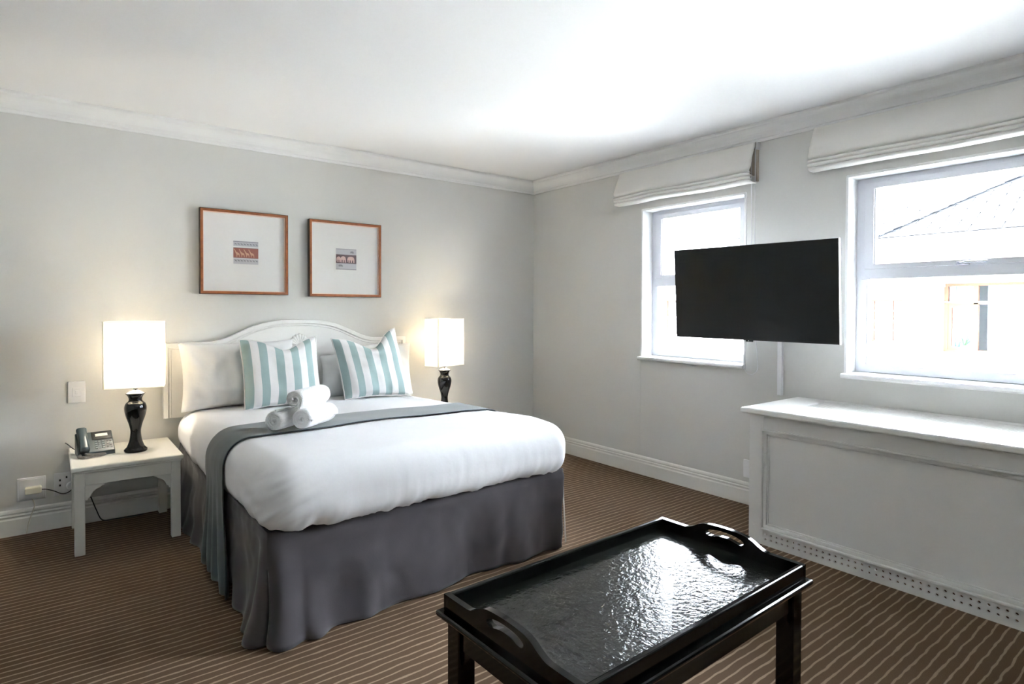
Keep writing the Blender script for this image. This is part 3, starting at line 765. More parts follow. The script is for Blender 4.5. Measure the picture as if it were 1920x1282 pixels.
# wedge body (local: x right, y back, z up)
W_, D_ = .178, .135
prof = [(-.075, .0), (-.075, .022), (.045, .118), (.056, .116), (.060, .0)]   # y,z
MB().prism(prof, lambda p, q, s: (s, p, q), -W_/2, W_/2).build('body', M['phone'], ph, local=True, bevel=.005, seg=3)
ang = math.atan2(.096, .12); ux = Vector((0, math.cos(ang), math.sin(ang))); un = Vector((0, -math.sin(ang), math.cos(ang))); o0 = Vector((0, -.075, .022))
def on_face(x0, x1, a0, a1, h0, h1, name, m, par, bev=.001):
    P = []
    for h in (h0, h1):
        for (xx, aa) in ((x0, a0), (x1, a0), (x1, a1), (x0, a1)): P.append(o0+Vector((xx, 0, 0))+ux*aa+un*h)
    return MB().add(P, [(0, 3, 2, 1), (4, 5, 6, 7), (0, 1, 5, 4), (1, 2, 6, 5), (2, 3, 7, 6), (3, 0, 4, 7)]).build(name, m, par, local=True, bevel=bev)
disp = on_face(-.014, .084, .090, .150, .000, .004, 'display_panel', M['phoned'], ph)
on_face(.004, .064, .112, .132, .004, .0055, 'screen_label', M['lcd'], disp, 0)
for r_ in range(4):
    for c in range(3): on_face(-.004+c*.0175, .008+c*.0175, .070-r_*.0155, .079-r_*.0155, 0, .004, 'key', M['key'], ph, .0015)
for r_ in range(4):
    for c in range(2): on_face(.052+c*.016, .062+c*.016, .071-r_*.0155, .076-r_*.0155, 0, .002, 'function_button', M['phoned'] if (r_, c) != (1, 1) else M['key'], ph, .0005)
# handset: rounded arched bar lying along the left side
hs = MB(); n = 20; secs = []
for i in range(n):
    t = i/(n-1); aa = -.004+.172*t; bow = .028+.016*math.sin(t*PI)+.010*(abs(2*t-1)**3); wv = .023+.004*abs(2*t-1)**2
    if i in (0, n-1): wv *= .8; bow *= .8
    c = o0+Vector((-.060, 0, 0))+ux*aa
    secs.append([c+Vector((wv*math.copysign(abs(math.cos(q*2*PI/16))**.6, math.cos(q*2*PI/16)), 0, 0))+un*((bow/2)*(1+math.copysign(abs(math.sin(q*2*PI/16))**.7, math.sin(q*2*PI/16)))+.003) for q in range(16)])
vs_ = [p for s in secs for p in s]; fs_ = [(i*16+q, i*16+(q+1) % 16, (i+1)*16+(q+1) % 16, (i+1)*16+q) for i in range(n-1) for q in range(16)]
fs_ += [tuple(range(16)), tuple((n-1)*16+q for q in range(16))]
hs.add(vs_, fs_).build('handset', M['phone'], ph, local=True, smooth=True)
# coiled cord in a loop in front of the phone
base = catmull([(-.075, -.070, .012), (-.088, -.095, .010), (-.075, -.128, .010), (-.03, -.125, .010), (.02, -.112, .010), (.034, -.095, .010), (.015, -.086, .010), (-.02, -.088, .011), (-.05, -.082, .016), (-.058, -.074, .026)], 14)
coil = []
for i in range(len(base)-1):
    d = (base[i+1]-base[i]).normalized(); u_ = Vector((0, 0, 1)); v_ = d.cross(u_)
    for k in range(5):
        a = (i*5+k)*2*PI/7; p = base[i].lerp(base[i+1], k/5); coil.append(p+u_*.0065*math.sin(a)+v_*.0065*math.cos(a))
MB().tube(coil, .0017, 5).build('coiled_cord', M['cord'], ph, local=True, smooth=True)

# ------------------------------------------------------------------ sockets, switch, cables
def plate(name, x0, x1, z0, z1, label, cat, group=None):
    t = thing(name, ((x0+x1)/2, 0, z0), 0, label, cat, group)
    bx('cover_plate', M['plate'], t, x0, x1, -.010, 0, z0, z1, bevel=.004); return t
t = plate('light_switch', -3.686, -3.598, .746, .879, 'white wall light switch above the telephone', 'light switch')
bx('switch_surround', M['plate'], t, -3.664, -3.620, -.013, -.009, .785, .840, bevel=.002)
bx('rocker', M['plate'], t, -3.650, -3.634, -.017, -.010, .802, .824, bevel=.002)
t = plate('wall_socket', -3.928, -3.794, .192, .327, 'white wall outlet with a cream plug pushed in', 'wall socket', 'white wall sockets')
bx('raised_face', M['plate'], t, -3.918, -3.804, -.013, -.009, .202, .317, bevel=.003)
t = plate('wall_socket', -3.757, -3.622, .195, .331, 'white wall outlet with dark pin holes beside the bedside table leg', 'wall socket', 'white wall sockets')
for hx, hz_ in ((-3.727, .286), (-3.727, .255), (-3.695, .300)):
    bx('painted_pin_hole', M['hole'], t, hx-.004, hx+.004, -.0115, -.008, hz_-.006, hz_+.006, bevel=.001)  # black blocks paint the darkness inside the pin holes; no recess is cut
MB().lathe([(.026, 0), (.026, .012), (.020, .016), (0, .016)], n=24).build('round_insert', M['plate'], t, local=True, smooth=False)
t.children[-1].location = (.018, -.010, .052); t.children[-1].rotation_euler = (R(90), 0, 0)
pl = thing('power_plug', (-3.85, -.013, .25), 0, 'cream plug adaptor with black cable in the socket', 'plug')
MB().prism([(-.038, -.018), (.032, -.018), (.040, -.012), (.040, .016), (.032, .021), (-.038, .018)], lambda p, q, s: (-3.853+p, s, .256+q), -.062, -.012).build('plug_body', M['cream'], pl, bevel=.006, seg=3)
pts = catmull([(-3.815, -.042, .256), (-3.79, -.045, .252), (-3.755, -.045, .235), (-3.72, -.04, .212), (-3.69, -.034, .212), (-3.665, -.03, .235), (-3.655, -.026, .30), (-3.66, -.022, .40), (-3.668, -.018, .47), (-3.69, -.017, .50), (-3.70, -.03, .512), (-3.69, -.10, .515), (-3.66, -.2, .500), (-3.625, -.235, .497)], 8)
MB().tube(pts, .0028, 6).build('cable', M['blackcable'], pl, smooth=True)
cb = MB().tube(catmull([(-3.858, -.012, .198), (-3.852, -.024, .19), (-3.847, -.03, .165), (-3.853, -.029, .14), (-3.865, -.029, .10), (-3.876, -.03, .06), (-3.882, -.03, .03), (-3.884, -.033, .006)], 8), .003, 6).build('telephone_line', M['whitecable'], smooth=True)
tag(cb, 'thin cream cord hanging from the wall outlet to the carpet', 'cord')
cb = MB().tube(catmull([(-3.655, -.026, .235), (-3.64, -.03, .205), (-3.60, -.035, .20), (-3.57, -.03, .215), (-3.565, -.028, .24), (-3.59, -.026, .25), (-3.61, -.028, .225), (-3.58, -.03, .17), (-3.55, -.04, .08), (-3.52, -.045, .012), (-3.46, -.05, .006), (-3.38, -.06, .006), (-3.30, -.05, .006)], 8), .0035, 6).build('floor_cable', M['blackcable'], smooth=True)
tag(cb, 'black cable lying on the carpet under the bedside table', 'cable')
t = thing('wall_socket', (0, -2.335, .182), 0, 'white wall outlet tucked behind the radiator cover end', 'wall socket', 'white wall sockets')
bx('cover_plate', M['plate'], t, -.014, 0, -2.40, -2.268, .182, .304, bevel=.004)
t = thing('cable_trunking', (0, -2.518, .77), 0, 'narrow white cable trunking on the wall below the television', 'trunking')
bx('trunk_base', M['plate'], t, -.008, 0, -2.538, -2.50, .772, 1.32, bevel=.001)
bx('trunk_cover', M['plate'], t, -.016, -.007, -2.535, -2.503, .772, 1.32, bevel=.003)

# ------------------------------------------------------------------ television
tv = thing('television', (-.2997, -2.4635, 1.4352), 0, 'black flat screen television on a swivel wall arm', 'television')
tvyaw, tvt, tvr = -.0537, .0716, -.0055
nn = Vector((-math.cos(tvyaw)*math.cos(tvt), math.sin(tvyaw)*math.cos(tvt), -math.sin(tvt))); rr_ = Vector((-math.sin(tvyaw), -math.cos(tvyaw), 0)); uu = nn.cross(rr_)
if uu.z < 0: uu = -uu
ra = rr_*math.cos(tvr)+uu*math.sin(tvr); ua = uu*math.cos(tvr)-rr_*math.sin(tvr)
mtx = Matrix((ra, ua, ra.cross(ua))).transposed()      # local x right, y up, z towards viewer
if mtx.col[2].dot(nn) < 0: mtx = Matrix((ra, ua, nn)).transposed()
tv.rotation_euler = mtx.to_euler()
hw, hh = .5325, .30
def tvbox(name, m, *b, bevel=.002): return MB().box(*b).build(name, m, tv, local=True, bevel=bevel)
tvbox('bezel', M['tvb'], -hw, hw, -hh, hh, -.010, -.0005)
tvbox('screen', M['tvs'], -hw+.004, hw-.004, -hh+.009, hh-.004, -.002, .0005, bevel=0)
tvbox('edge_strip', M['tvedge'], -hw-.001, hw+.001, -hh-.001, hh+.001, -.024, -.009, bevel=.003)
tvbox('back_housing', M['tvb'], -.36, .36, -hh+.02, .10, -.062, -.02, bevel=.012)
tvbox('logo_bar', M['tvb'], -.026, .020, -hh-.009, -hh+.001, -.012, -.001, bevel=.002)
tvbox('status_light', M['plate'], -.010, -.004, -hh-.005, -hh+.0, -.003, .0008, bevel=.001)
mt = thing('tv_wall_mount', (0, -2.5, 1.42), 0, 'black folding wall bracket behind the television', 'wall bracket')
bx('wall_plate', M['tvb'], mt, -.012, 0, -2.56, -2.44, 1.32, 1.56)
bx('arm', M['tvb'], mt, -.20, -.01, -2.515, -2.485, 1.41, 1.45)
bx('vesa_plate', M['tvb'], mt, -.235, -.195, -2.57, -2.37, 1.33, 1.53)

# ------------------------------------------------------------------ blinds
def blind(y0, y1, label, seed, cords):
    t = thing('roman_blind', (-.06, (y0+y1)/2, 2.18), 0, label, 'blind', 'cream roman blinds')
    bx('headrail', M['trim'], t, -.034, 0, y0+.005, y1-.005, 2.412, 2.449, bevel=.002)
    front = [(-.034, 2.449), (-.041, 2.440), (-.055, 2.405), (-.078, 2.355), (-.103, 2.300), (-.112, 2.268), (-.106, 2.250), (-.088, 2.243)]
    folds = [[(-.088, 2.243), (-.112, 2.240), (-.118, 2.230), (-.108, 2.222), (-.086, 2.221)], [(-.086, 2.221), (-.108, 2.219), (-.114, 2.209), (-.104, 2.201), (-.084, 2.200)],
             [(-.084, 2.200), (-.100, 2.197), (-.105, 2.186), (-.094, 2.178), (-.07, 2.177), (-.03, 2.182), (-.020, 2.23)]]
    def sheet(prof, name, m, par, amp):
        pr = [(p.x, p.y) for p in catmull([(a, b, 0) for a, b in prof], 4)]
        nu = 60
        def fn(u, v):
            k = min(len(pr)-1, int(round(v*(len(pr)-1)))); a, b = pr[k]; y = y0+(y1-y0)*u
            low = sm(2.40, 2.24, b)
            e = min(u, 1-u); fl = math.exp(-e/.015)
            return (a+amp*low*nz(y*5, b*9, seed)*.8 + .014*fl*low*(1 if u < .5 else .2), y+.03*low*fl*(1 if u < .5 else -.3)*nz(b*22, seed, 3), b+amp*low*nz(y*2.2, 5, seed))
        return MB().grid(fn, nu, len(pr)).build(name, m, par, smooth=True, solid=.003)
    sheet(front, 'blind_fabric', M['blind'], t, .010)
    for f in folds: sheet(f, 'fabric_fold', M['blind'], t, .010)
    MB().grid(lambda u, v: (-.012, y0+.004+(y1-y0-.008)*u, 2.19+.24*v), 2, 2).build('lining', M['lining'], t, solid=.002)
    if cords:
        bx('end_bracket', M['plate'], t, -.030, 0, y0-.010, y0+.004, 2.40, 2.449, bevel=.002)
        bx('side_strip', M['lining'], t, -.020, 0, y0-.004, y0+.010, 2.19, 2.41, bevel=.002)
        ya, yb = -2.318, -2.345
        loop = [(-.03, ya, 2.42), (-.03, ya, 2.2), (-.03, ya-.004, 1.75), (-.03, ya+.01, 1.3), (-.03, -2.285, 1.05), (-.03, -2.275, .955), (-.03, -2.290, .910), (-.03, -2.328, .892), (-.03, -2.364, .912), (-.03, -2.377, .955), (-.03, -2.368, 1.06), (-.03, yb, 1.3), (-.03, yb, 1.75), (-.03, yb, 2.2), (-.03, yb, 2.42)]
        MB().tube(catmull(loop, 6), .0028, 6).build('pull_cord', M['plate'], t, smooth=True)
    return t
blind(-2.352, -1.150, 'raised cream roman blind with pull cord above the television', 1.0, True)
blind(-4.15, -2.735, 'raised cream roman blind above the window over the radiator cover', 5.0, False)

# ------------------------------------------------------------------ pictures
def art(x0, z0, label, animals, lean):
    s = .585; t = thing('framed_print', (x0+s/2, -.012, z0), 0, label, 'picture', 'framed animal prints')
    def member(poly3, name):
        return poly3
    x1, z1 = x0+s, z0+s; fw_ = .020
    fr = MB()
    def ringbox(o0_, o1_, ya, yb, mi):
        a0, a1, b0, b1 = x0+o0_, x1-o0_, z0+o0_, z1-o0_; c0, c1, d0, d1 = x0+o1_, x1-o1_, z0+o1_, z1-o1_
        v = [(a0, ya, b0), (a1, ya, b0), (a1, ya, b1), (a0, ya, b1), (c0, ya, d0), (c1, ya, d0), (c1, ya, d1), (c0, ya, d1)]
        v += [(p[0], yb, p[2]) for p in v]
        f = []
        for k in range(4):
            q = (k+1) % 4
            f += [(k, q, 4+q, 4+k), (8+k, 12+k, 12+q, 8+q), (k, 8+k, 8+q, q), (4+k, 4+q, 12+q, 12+k)]
        fr.add(v, f, mi)
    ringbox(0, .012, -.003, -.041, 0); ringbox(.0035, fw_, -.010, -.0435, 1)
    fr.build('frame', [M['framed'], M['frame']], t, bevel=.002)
    fr = MB(); ringbox(fw_, fw_+.0045, -.014, -.034, 0); fr.build('fillet', M['fillet'], t)
    bx('mat_board', M['matb'], t, x0+.01, x1-.01, -.018, -.012, z0+.01, z1-.01, bevel=0)
    cx, cz = x0+s/2+.005, z0+s/2+.002
    pr = bx('print_sheet', M['pw'], t, cx-.095, cx+.098, -.0192, -.018, cz-.098, cz+.092, bevel=0)
    k0, k1, zb, zt = cx-.083, cx+.083, cz-.080, cz+.082
    yy = -.0192
    def flat(m, a0, a1, b0, b1, d=.0006): MB().box(a0, a1, yy-d, yy, b0, b1).build('print_band', m, pr)
    def figs(polys, m, d):
        for P in polys: MB().prism(P, XZ, yy-d, yy).build('printed_animal', m, pr)
    def beast(ox, oz, w_, h_, kind):
        if kind == 'e': P = [(0, .12), (.02, .55), (.10, .85), (.30, .97), (.55, 1), (.80, .93), (.92, .75), (.97, .5), (.97, 0), (.82, 0), (.80, .38), (.66, .42), (.64, 0), (.50, 0), (.47, .40), (.34, .42), (.33, 0), (.20, 0), (.18, .45), (.10, .40), (.06, .1)]
        elif kind == 'g': P = [(0, .98), (.07, 1), (.20, .84), (.42, .60), (.78, .50), (.92, .36), (.95, 0), (.88, 0), (.80, .26), (.52, .26), (.50, 0), (.43, 0), (.40, .30), (.28, .46), (.10, .80), (0, .88)]
        else: P = [(0, .8), (.08, .98), (.2, .75), (.75, .72), (1, .5), (.93, 0), (.85, 0), (.82, .35), (.35, .35), (.32, 0), (.25, 0), (.24, .5), (.1, .7)]
        return [(ox+w_*p, oz+h_*q) for p, q in P]
    h_ = zt-zb
    if animals == 'g':
        flat(M['pg'], k0, k1, zt-.23*h_, zt); flat(M['pr'], k0, k1, zb+.27*h_, zt-.29*h_); flat(M['pg'], k0, k1, zb, zb+.23*h_)
        flat(M['pd'], k0, k1, zt-.045*h_, zt-.02*h_, .0009); flat(M['pd'], k0, k1, zb+.255*h_, zb+.27*h_, .0009); flat(M['pd'], k0, k1, zt-.305*h_, zt-.29*h_, .0009)
        figs([beast(k0+.004+.032*i, zb+.30*h_, .040, .35*h_, 'g') for i in range(4)], M['po'], .0012)
        figs([beast(k0+.006+.020*i, zt-.20*h_, .016, .12*h_, 'z') for i in range(8)], M['pd'], .0012)
        figs([beast(k0+.006+.020*i, zb+.08*h_, .016, .13*h_, 'z') for i in range(8)], M['pd'], .0012)
    else:
        flat(M['pg'], k0, k1, zt-.28*h_, zt); flat(M['pk'], k0, k1, zb+.30*h_, zt-.28*h_); flat(M['pg'], k0, k1, zb, zb+.30*h_)
        flat(M['pd'], k0, k1, zt-.03*h_, zt-.01*h_, .0009); flat(M['pd'], k0, k1, zb, zb+.03*h_, .0009)
        figs([beast(k0+.004, zb+.35*h_, .036, .27*h_, 'e'), beast(k0+.036, zb+.34*h_, .045, .30*h_, 'e'), beast(k0+.090, zb+.34*h_, .062, .30*h_, 'e')], M['pp'], .0012)
        figs([beast(k0+.115, zt-.22*h_, .03, .12*h_, 'e')], M['pd'], .0012); figs([beast(k0+.02, zb+.12*h_, .035, .12*h_, 'e')], M['pd'], .0012)
    bx('picture_glass', M['pglass'], t, x0+.012, x1-.012, -.0305, -.0295, z0+.012, z1-.012, bevel=0)
    return t
art(-2.966, 1.425, 'framed print of a row of giraffes in a brown band', 'g', 0)
art(-2.227, 1.418, 'framed print of pink elephants in a dark band', 'e', 0)

# ------------------------------------------------------------------ black table with tray
TZ = .398; ROT = R(1.2)
tb = thing('coffee_table', (-2.255, -3.225, 0), ROT, 'black lacquered low table standing at the bed foot', 'table')
LX, LY = .548, .302
def tbx(name, par, *b, bevel=.003, m='black'): return MB().box(*b).build(name, M[m], par, local=True, bevel=bevel)
tbx('table_top', tb, -LX-.020, LX+.020, -LY-.020, LY+.020, TZ-.020, TZ-.002, bevel=.007)
lw = .062
for sx in (-1, 1):
    for sy in (-1, 1):
        x_, y_ = sx*(LX-.008-lw/2), sy*(LY-.008-lw/2)
        tbx('leg', tb, x_-lw/2, x_+lw/2, y_-lw/2, y_+lw/2, 0, TZ-.018, bevel=.004)
tbx('apron', tb, -LX+.05, LX-.05, -LY+.018, -LY+.036, TZ-.105, TZ-.018); tbx('apron', tb, -LX+.05, LX-.05, LY-.036, LY-.018, TZ-.105, TZ-.018)
tbx('apron', tb, -LX+.018, -LX+.036, -LY+.05, LY-.05, TZ-.105, TZ-.018); tbx('apron', tb, LX-.036, LX-.018, -LY+.05, LY-.05, TZ-.105, TZ-.018)
br = [(0, 0), (.042, 0), (.040, -.008), (.030, -.012), (.020, -.020), (.016, -.030), (.006, -.034), (.004, -.046), (0, -.046)]
for sx in (-1, 1):
    for sy in (-1, 1):
        ex, ey = LX-.008-lw, LY-.008-lw
        MB().prism(br, lambda p, q, s, sx=sx, sy=sy: (sx*(ex-p), sy*s, TZ-.104+q), LY-.034, LY-.020).build('corner_bracket', M['black'], tb, local=True)
        MB().prism(br, lambda p, q, s, sx=sx, sy=sy: (sx*s, sy*(ey-p), TZ-.104+q), LX-.034, LX-.020).build('corner_bracket', M['black'], tb, local=True)
ty = thing('serving_tray', (-2.255, -3.225, TZ-.0025), ROT, 'black lacquered tray with cut-out handles on the low table', 'tray')
tbx('tray_base', ty, -LX+.01, LX-.01, -LY+.01, LY-.01, .0, .010, m='traytop', bevel=0)
RH = .052
for sy in (-1, 1):
    ya, yb = sorted((sy*LY, sy*(LY-.020))); tbx('side_rim', ty, -LX, LX, ya, yb, 0, RH, bevel=.005)
topc = [(-LY, RH), (-.20, RH), (-.165, RH+.002), (-.135, RH+.014), (-.11, RH+.028), (-.075, RH+.038), (0, RH+.042), (.075, RH+.038), (.11, RH+.028), (.135, RH+.014), (.165, RH+.002), (.20, RH), (LY, RH)]
tc_ = [(p.x, p.y) for p in catmull([(a, b, 0) for a, b in topc], 5)]
outl = [(-LY, .002)]+tc_+[(LY, .002)]
hole = catmull([(-.075, .050, 0), (-.080, .062, 0), (-.066, .070, 0), (-.035, .077, 0), (0, .079, 0), (.035, .077, 0), (.066, .070, 0), (.080, .062, 0), (.075, .050, 0), (.055, .049, 0), (.025, .056, 0), (0, .058, 0), (-.025, .056, 0), (-.055, .049, 0)], 4, closed=True)
hole = [(p.x, p.y) for p in hole]
for sx in (-1, 1):
    mb = MB().prism(outl, lambda p, q, s, sx=sx: (sx*s, p, q), LX-.020, LX, holes=[hole])
    mb.build('handle_end', M['black'], ty, local=True, bevel=.004)

# ------------------------------------------------------------------ outside: neighbouring house
FX = 8.5
nb = thing('neighbour_house', (FX, -2, -3), 0, 'white house with slate hip roof and columns outside the window', 'house')
mb = MB()
# facade wall with openings for three windows
def facade(mb, x0, x1, y0, y1, z0, z1, holes):
    yb = sorted({y0, y1, *[h[0] for h in holes], *[h[1] for h in holes]})
    for a, b in zip(yb, yb[1:]):
        hs_ = [h for h in holes if h[0] <= a and h[1] >= b]
        z = z0
        for h in sorted(hs_, key=lambda h: h[2]):
            mb.box(x0, x1, a, b, z, h[2]); z = h[3]
        mb.box(x0, x1, a, b, z, z1)
SW = [(-.305, .225, .735, 1.53), (4.46, 4.995, .72, 1.555)]; BWN = (-3.2, -.93, .61, 1.80)
facade(mb, FX, FX+.25, -7, 27, -3, 2.62, SW+[BWN])
mb.build('wall', M['extw'], nb)
# small casements with glazing bars
for (ya, yb, za, zb), pm in zip(SW, ('darkpane', 'palepane')):
    wf = MB(); o_ = .035
    wf.ring(YZ, ya, yb, za, zb, (o_,)*4, FX+.05, FX+.10)
    ym = ya+(yb-ya)*.36
    f = wf.build('small_window', M['brown'], nb)
    bx('mullion', M['brown'], f, FX+.045, FX+.10, ym-.018, ym+.018, za+o_, zb-o_, bevel=0)
    cols = [(ya+o_, ym-.018), (ym+.018, (ym+.018+yb-o_)/2), ((ym+.018+yb-o_)/2, yb-o_)]
    for (c0, c1) in cols:
        for r_ in range(4):
            z_0 = za+o_+(zb-za-2*o_)*r_/4; z_1 = za+o_+(zb-za-2*o_)*(r_+1)/4
            bx('pane', M[pm], f, FX+.085, FX+.09, c0, c1, z_0, z_1, bevel=0)
    for r_ in range(1, 4):
        zz = za+o_+(zb-za-2*o_)*r_/4; bx('glazing_bar', M['extw'], f, FX+.068, FX+.086, ya+o_, yb-o_, zz-.010, zz+.010, bevel=0)
    cc = cols[1][1]; bx('glazing_bar', M['extw'], f, FX+.07, FX+.086, cc-.008, cc+.008, za+o_, zb-o_, bevel=0)
    bx('stone_sill', M['extw'], nb, FX-.05, FX+.05, ya-.04, yb+.04, za-.06, za)
# big window with transom, casement, curtains and a plant
ya, yb, za, zb = BWN
wf = MB(); o_ = .06
wf.ring(YZ, ya, yb, za, zb, (o_, o_, .045, o_), FX+.02, FX+.09)
f = wf.build('large_window', M['brown'], nb)
for ym in (-1.386, -2.06, -2.74): bx('mullion', M['brown'], f, FX+.015, FX+.09, ym-.03, ym+.03, za, zb, bevel=0)
bx('window_transom', M['brown'], f, FX+.015, FX+.09, ya, yb, 1.43, 1.465, bevel=0)
bx('drip_bar', M['extw'], f, FX+.0, FX+.03, ya, yb, 1.462, 1.478, bevel=0)
MB().ring(YZ, -1.365, yb-.06, za+.04, 1.43, (.05, .055, .05, .06), FX+.03, FX+.08).build('casement', M['brown'], f)
for (a, b) in ((-1.36, -.99), (-2.03, -1.416), (-2.71, -2.09)): bx('pane', M['nglass'], f, FX+.05, FX+.054, a, b, za+.04, zb-.05, bevel=0)
rm = MB().box(FX+1.6, FX+1.7, ya-.5, yb+.5, 0, 2.5).box(FX+.25, FX+1.6, ya-.5, ya-.45, 0, 2.5).box(FX+.25, FX+1.6, yb+.45, yb+.5, 0, 2.5).box(FX+.25, FX+1.6, ya-.5, yb+.5, 0, .05).box(FX+.25, FX+1.6, ya-.5, yb+.5, 2.45, 2.5)
rm.build('room_interior', M['roomd'], nb)
def curtain(name, m, y0_, y1_, x_, label, amp=.025, nw=7):
    o = MB().grid(lambda u, v: (x_+amp*math.sin(u*nw*2*PI+v*.5)*(.6+.4*(1-v)), y0_+(y1_-y0_)*u, za-.03+(zb-za+.1)*v), 70, 6).build(name, m, smooth=True, solid=.004)
    return tag(o, label, 'curtain', 'curtains in the neighbouring house')
curtain('curtain', M['teal'], -1.34, -1.02, FX+.33, 'teal curtain in the brown window of the white house', nw=4)
curtain('curtain', M['sheer'], -1.02, -.92, FX+.35, 'narrow white curtain beside the teal one in the neighbouring house', nw=2)
curtain('curtain', M['sheer'], -3.15, -1.47, FX+.34, 'wide sheer white curtain in the brown window of the white house', nw=17)
pt_ = thing('potted_plant', (FX+.165, -1.20, za), 0, 'small leafy potted plant on the sill of the neighbouring house', 'plant')
MB().lathe([(0, 0), (.045, 0), (.058, .10), (.062, .11), (0, .11)], n=16).build('pot', M['pot'], pt_, local=True)
for k in range(16):
    a = k*2.4; l_ = .16+.12*random.random(); tilt = .25+.8*random.random(); d = Vector((math.cos(a)*.3, math.sin(a), 0)); P = []
    wv = .018
    vs_ = []
    for i in range(6):
        t = i/5; c = Vector((0, 0, .10))+d*(l_*t*math.sin(tilt))+Vector((0, 0, l_*t*math.cos(tilt)*(1-.25*t*t)+.04*t))
        ww = wv*math.sin(PI*(.12+.88*t)) if i < 5 else .001; sd = Vector((-d.y, d.x, 0)).normalized()*ww
        vs_ += [c-sd, c+sd]
    MB().add(vs_, [(2*i, 2*i+1, 2*i+3, 2*i+2) for i in range(5)]).build('leaf', M['leaf'], pt_, local=True, solid=.002)
# portico: ledge, columns, beam, gutter
bx('ledge', M['extw'], nb, FX-.55, FX+.02, -7, -.42, .30, .445, bevel=.01)
bx('ledge_moulding', M['extw'], nb, FX-.58, FX-.50, -7, -.39, .40, .425, bevel=.004)
bx('dado', M['extw'], nb, FX-.40, FX+.02, -7, -.40, .445, .585, bevel=.01)
def column(cy):
    c = MB().lathe([(0, 0), (.135, 0), (.135, .035), (.115, .05), (.125, .065), (.11, .08), (.096, .095), (.090, .12), (.082, 1.06), (.098, 1.075), (.092, 1.09), (.115, 1.12), (.13, 1.135), (.13, 1.16), (0, 1.16)], c=(FX-.25, cy, .585), n=28)
    c.box(FX-.38, FX-.12, cy-.14, cy+.14, 1.735, 1.79)
    c.build('column', M['extw'], nb, smooth=False)
for cy in (-.555, -.845, -3.45, -3.75): column(cy)
bx('beam', M['extw'], nb, FX-.40, FX, -7, -.36, 1.79, 2.20, bevel=.01)
bx('fascia', M['extw'], nb, FX-.20, FX+.02, -7, -.35, 2.20, 2.47, bevel=.005)
MB().prism([(-.20, 2.44), (-.24, 2.47), (-.30, 2.49), (-.33, 2.52), (-.36, 2.53), (-.42, 2.55), (-.43, 2.61), (-.36, 2.62), (0, 2.62), (0, 2.44)], lambda p, q, s: (FX+p, s, q), -7, .13).build('gutter', M['extw'], nb)
# hip roof with individual slates
PT = R(32); EX, EY, EZ = FX-.37, .12, 2.625
roof = MB().add([(EX, EY, EZ-.012), (EX, -7.5, EZ-.012), (EX+3, -7.5, EZ-.012+3*math.tan(PT)), (EX+3, EY-3, EZ-.012+3*math.tan(PT)), (EX+6, EY, EZ-.012), (EX+6, -7.5, EZ-.012)], [(0, 1, 2, 3), (0, 3, 4), (3, 2, 5, 4), (0, 4, 5, 1)]).build('roof', M['under'], nb)
tw, te = .443, .222
slate_cache = {}
def slate(par, ox, oz, yc, row, wid, mname, hipcut=None, pit=PT):
    # a thin slate lying on the pitch, its tail lifted over the course below
    s0 = row*te; s1 = s0+te*1.12
    c, s = math.cos(pit), math.sin(pit)
    def P(y, sl_, h): return (ox+sl_*c-h*s, y, oz+sl_*s+h*c)
    y0_, y1_ = yc+wid/2-.010, yc-wid/2+.010
    if hipcut is not None:
        a0 = hipcut-s0*c; a1 = hipcut-s1*c
        ya0, ya1 = min(y0_, a0), min(y0_, a1)
        if ya0 <= y1_: return
        ya1 = max(ya1, y1_)
    else: ya0 = ya1 = y0_
    h0, h1 = .028, .008
    v = [P(ya0, s0, h0), P(y1_, s0, h0), P(y1_, s1, h1), P(ya1, s1, h1)]
    v += [P(ya0, s0, h0-.012), P(y1_, s0, h0-.012), P(y1_, s1, h1-.006), P(ya1, s1, h1-.006)]
    MB().add(v, [(0, 1, 2, 3), (4, 7, 6, 5), (0, 4, 5, 1), (1, 5, 6, 2), (2, 6, 7, 3), (3, 7, 4, 0)]).build('slate', M[mname], par)
rng = random.Random(3)
cnt = 0
for row in range(16):
    offy = (row % 2)*tw/2+rng.uniform(-.03, .03)
    for k in range(14):
        yc = EY+.05-offy-k*tw
        if yc-tw/2 > EY-row*te*math.cos(PT) or yc < -4.3: continue
        mn = rng.choices(['slate1', 'slate2', 'slate3'], [5, 2, 5])[0]
        slate(roof, EX, EZ, yc, row, tw, mn, hipcut=EY); cnt += 1
# hip capping: overlapping ridge pieces
hd = Vector((1, -1, math.tan(PT))); hl = 3.0
for k in range(14):
    a = Vector((EX, EY, EZ))+hd*(hl*k/14); b = Vector((EX, EY, EZ))+hd*(hl*(k+1.08)/14)
    sd = Vector((1, 1, 0)).normalized()*.16; n1 = Vector((0, 0, 1))
    v = [a-sd+n1*.0, a+n1*.06, a+sd+n1*.0, b-sd-n1*.015, b+n1*.045, b+sd-n1*.015]
    v = [p+n1*.028 for p in v]
    MB().add(v, [(0, 1, 4, 3), (1, 2, 5, 4)]).build('hip_cap', M['ridge'], roof, solid=.015)
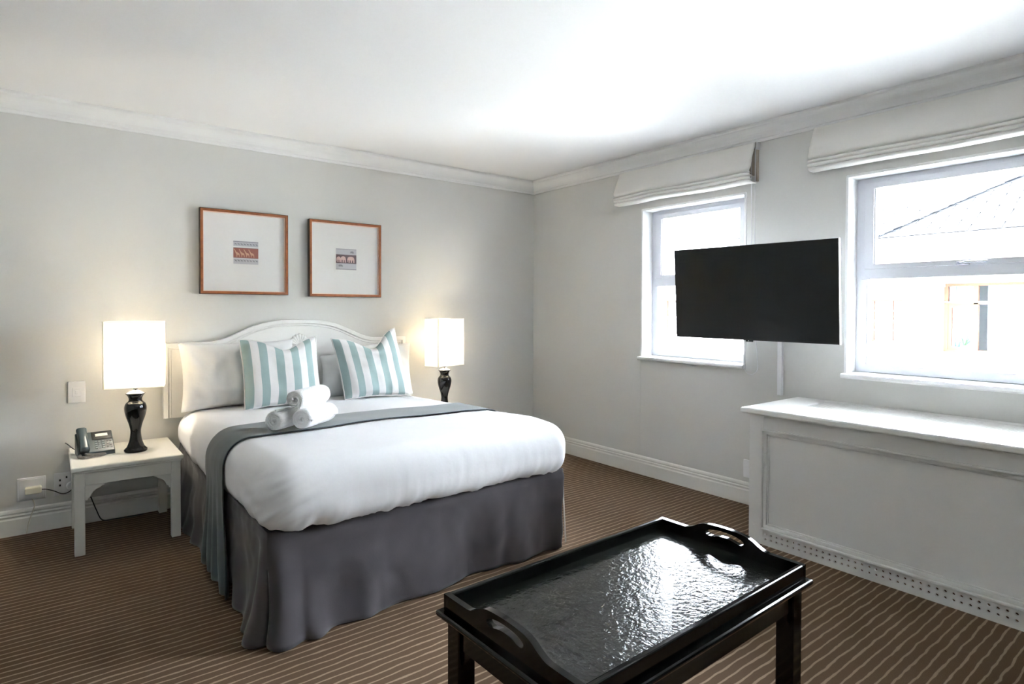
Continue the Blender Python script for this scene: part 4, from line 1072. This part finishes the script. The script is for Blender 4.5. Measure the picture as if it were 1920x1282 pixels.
# lower wing behind with its own slates
P2 = R(32); BXr, BZr = FX+.05, 2.56
nrow = 8
zr = BZr+nrow*te*math.sin(P2); xr_ = BXr+nrow*te*math.cos(P2)
wing = MB().add([(BXr, 3.6, BZr-.012), (BXr, -2.0, BZr-.012), (xr_, -2.0, zr-.012), (xr_, 3.6, zr-.012), (xr_+2, -2, BZr), (xr_+2, 3.6, BZr)], [(0, 1, 2, 3), (3, 2, 4, 5)]).build('wing_roof', M['under'], nb)
for row in range(nrow):
    offy = (row % 2)*tw/2+rng.uniform(-.04, .04)
    for k in range(13):
        yc = 3.4-offy-k*tw
        slate(wing, BXr, BZr, yc, row, tw, rng.choices(['slate1', 'slate2', 'slate3'], [5, 2, 5])[0], pit=P2)
for k in range(12): bx('ridge_tile', M['ridge'], wing, xr_-.06, xr_+.06, 3.6-k*.46, 3.6-(k+1)*.46+.01, zr-.02, zr+.035, bevel=0)
# taller white shingled wing seen through the narrower window
hv = MB(); wy0, wy1, xx0, zz0, xx1 = 3.35, 27, FX-.2, 2.44, FX+3.2
zz1 = zz0+(xx1-xx0)*math.tan(P2)
V = [(xx0, wy0, zz0), (xx0, wy1, zz0), (xx1, wy1, zz1), (xx1, wy0+1.2, zz1), (xx1+3, wy0, zz0), (xx1+3, wy1, zz0)]
hv.add(V, [(0, 1, 2, 3), (0, 3, 4), (3, 2, 5, 4)]); hv.uv = [(p[1], (p[0]-xx0)/math.cos(P2)) for p in V]
hv.build('shingle_roof', M['whshingle'], nb)
bx('eave_board', M['extw'], nb, FX-.28, FX-.12, wy0-.05, wy1, 2.34, 2.44, bevel=.01)
MB().tube([(FX+1.5, 4.05, 2.9), (FX+1.5, 4.05, 4.6)], .03, 10).build('vent_pipe', M['extw'], nb, smooth=True)
# far roof and hillside
fr_ = thing('far_house', (19, 11, -3), 0, 'house with blue grey roof beyond the white shingled roof', 'house')
MB().box(17.5, 22, 7, 17, -3, 3.4).build('wall', M['extw'], fr_)
fv = MB(); V = [(17, 6.4, 3.3), (17, 17.4, 3.3), (20, 17.4, 6.6), (20, 6.4, 6.6), (23, 6.4, 3.3), (23, 17.4, 3.3)]
fv.add(V, [(0, 1, 2, 3), (3, 2, 5, 4)]); fv.uv = [(p[1], (p[0]-17)*1.45) for p in V]; fv.build('roof', M['blshingle'], fr_)
hl_ = MB().grid(lambda u, v: (18+70*u, -40+110*v, -3+26*u**.9+1.6*nz(u*14, v*20, 0)+.7*nz(u*45, v*60, 2)), 120, 120).build('hillside', M['hill'], smooth=False)
tag(hl_, 'pale dry hillside rising behind the slate roofs', 'hill', kind='structure')
gd = MB().box(.3, 20, -40, 60, -3.2, -3).build('courtyard_ground', M['ground']); tag(gd, 'paved courtyard ground between the two houses', 'ground', kind='structure')
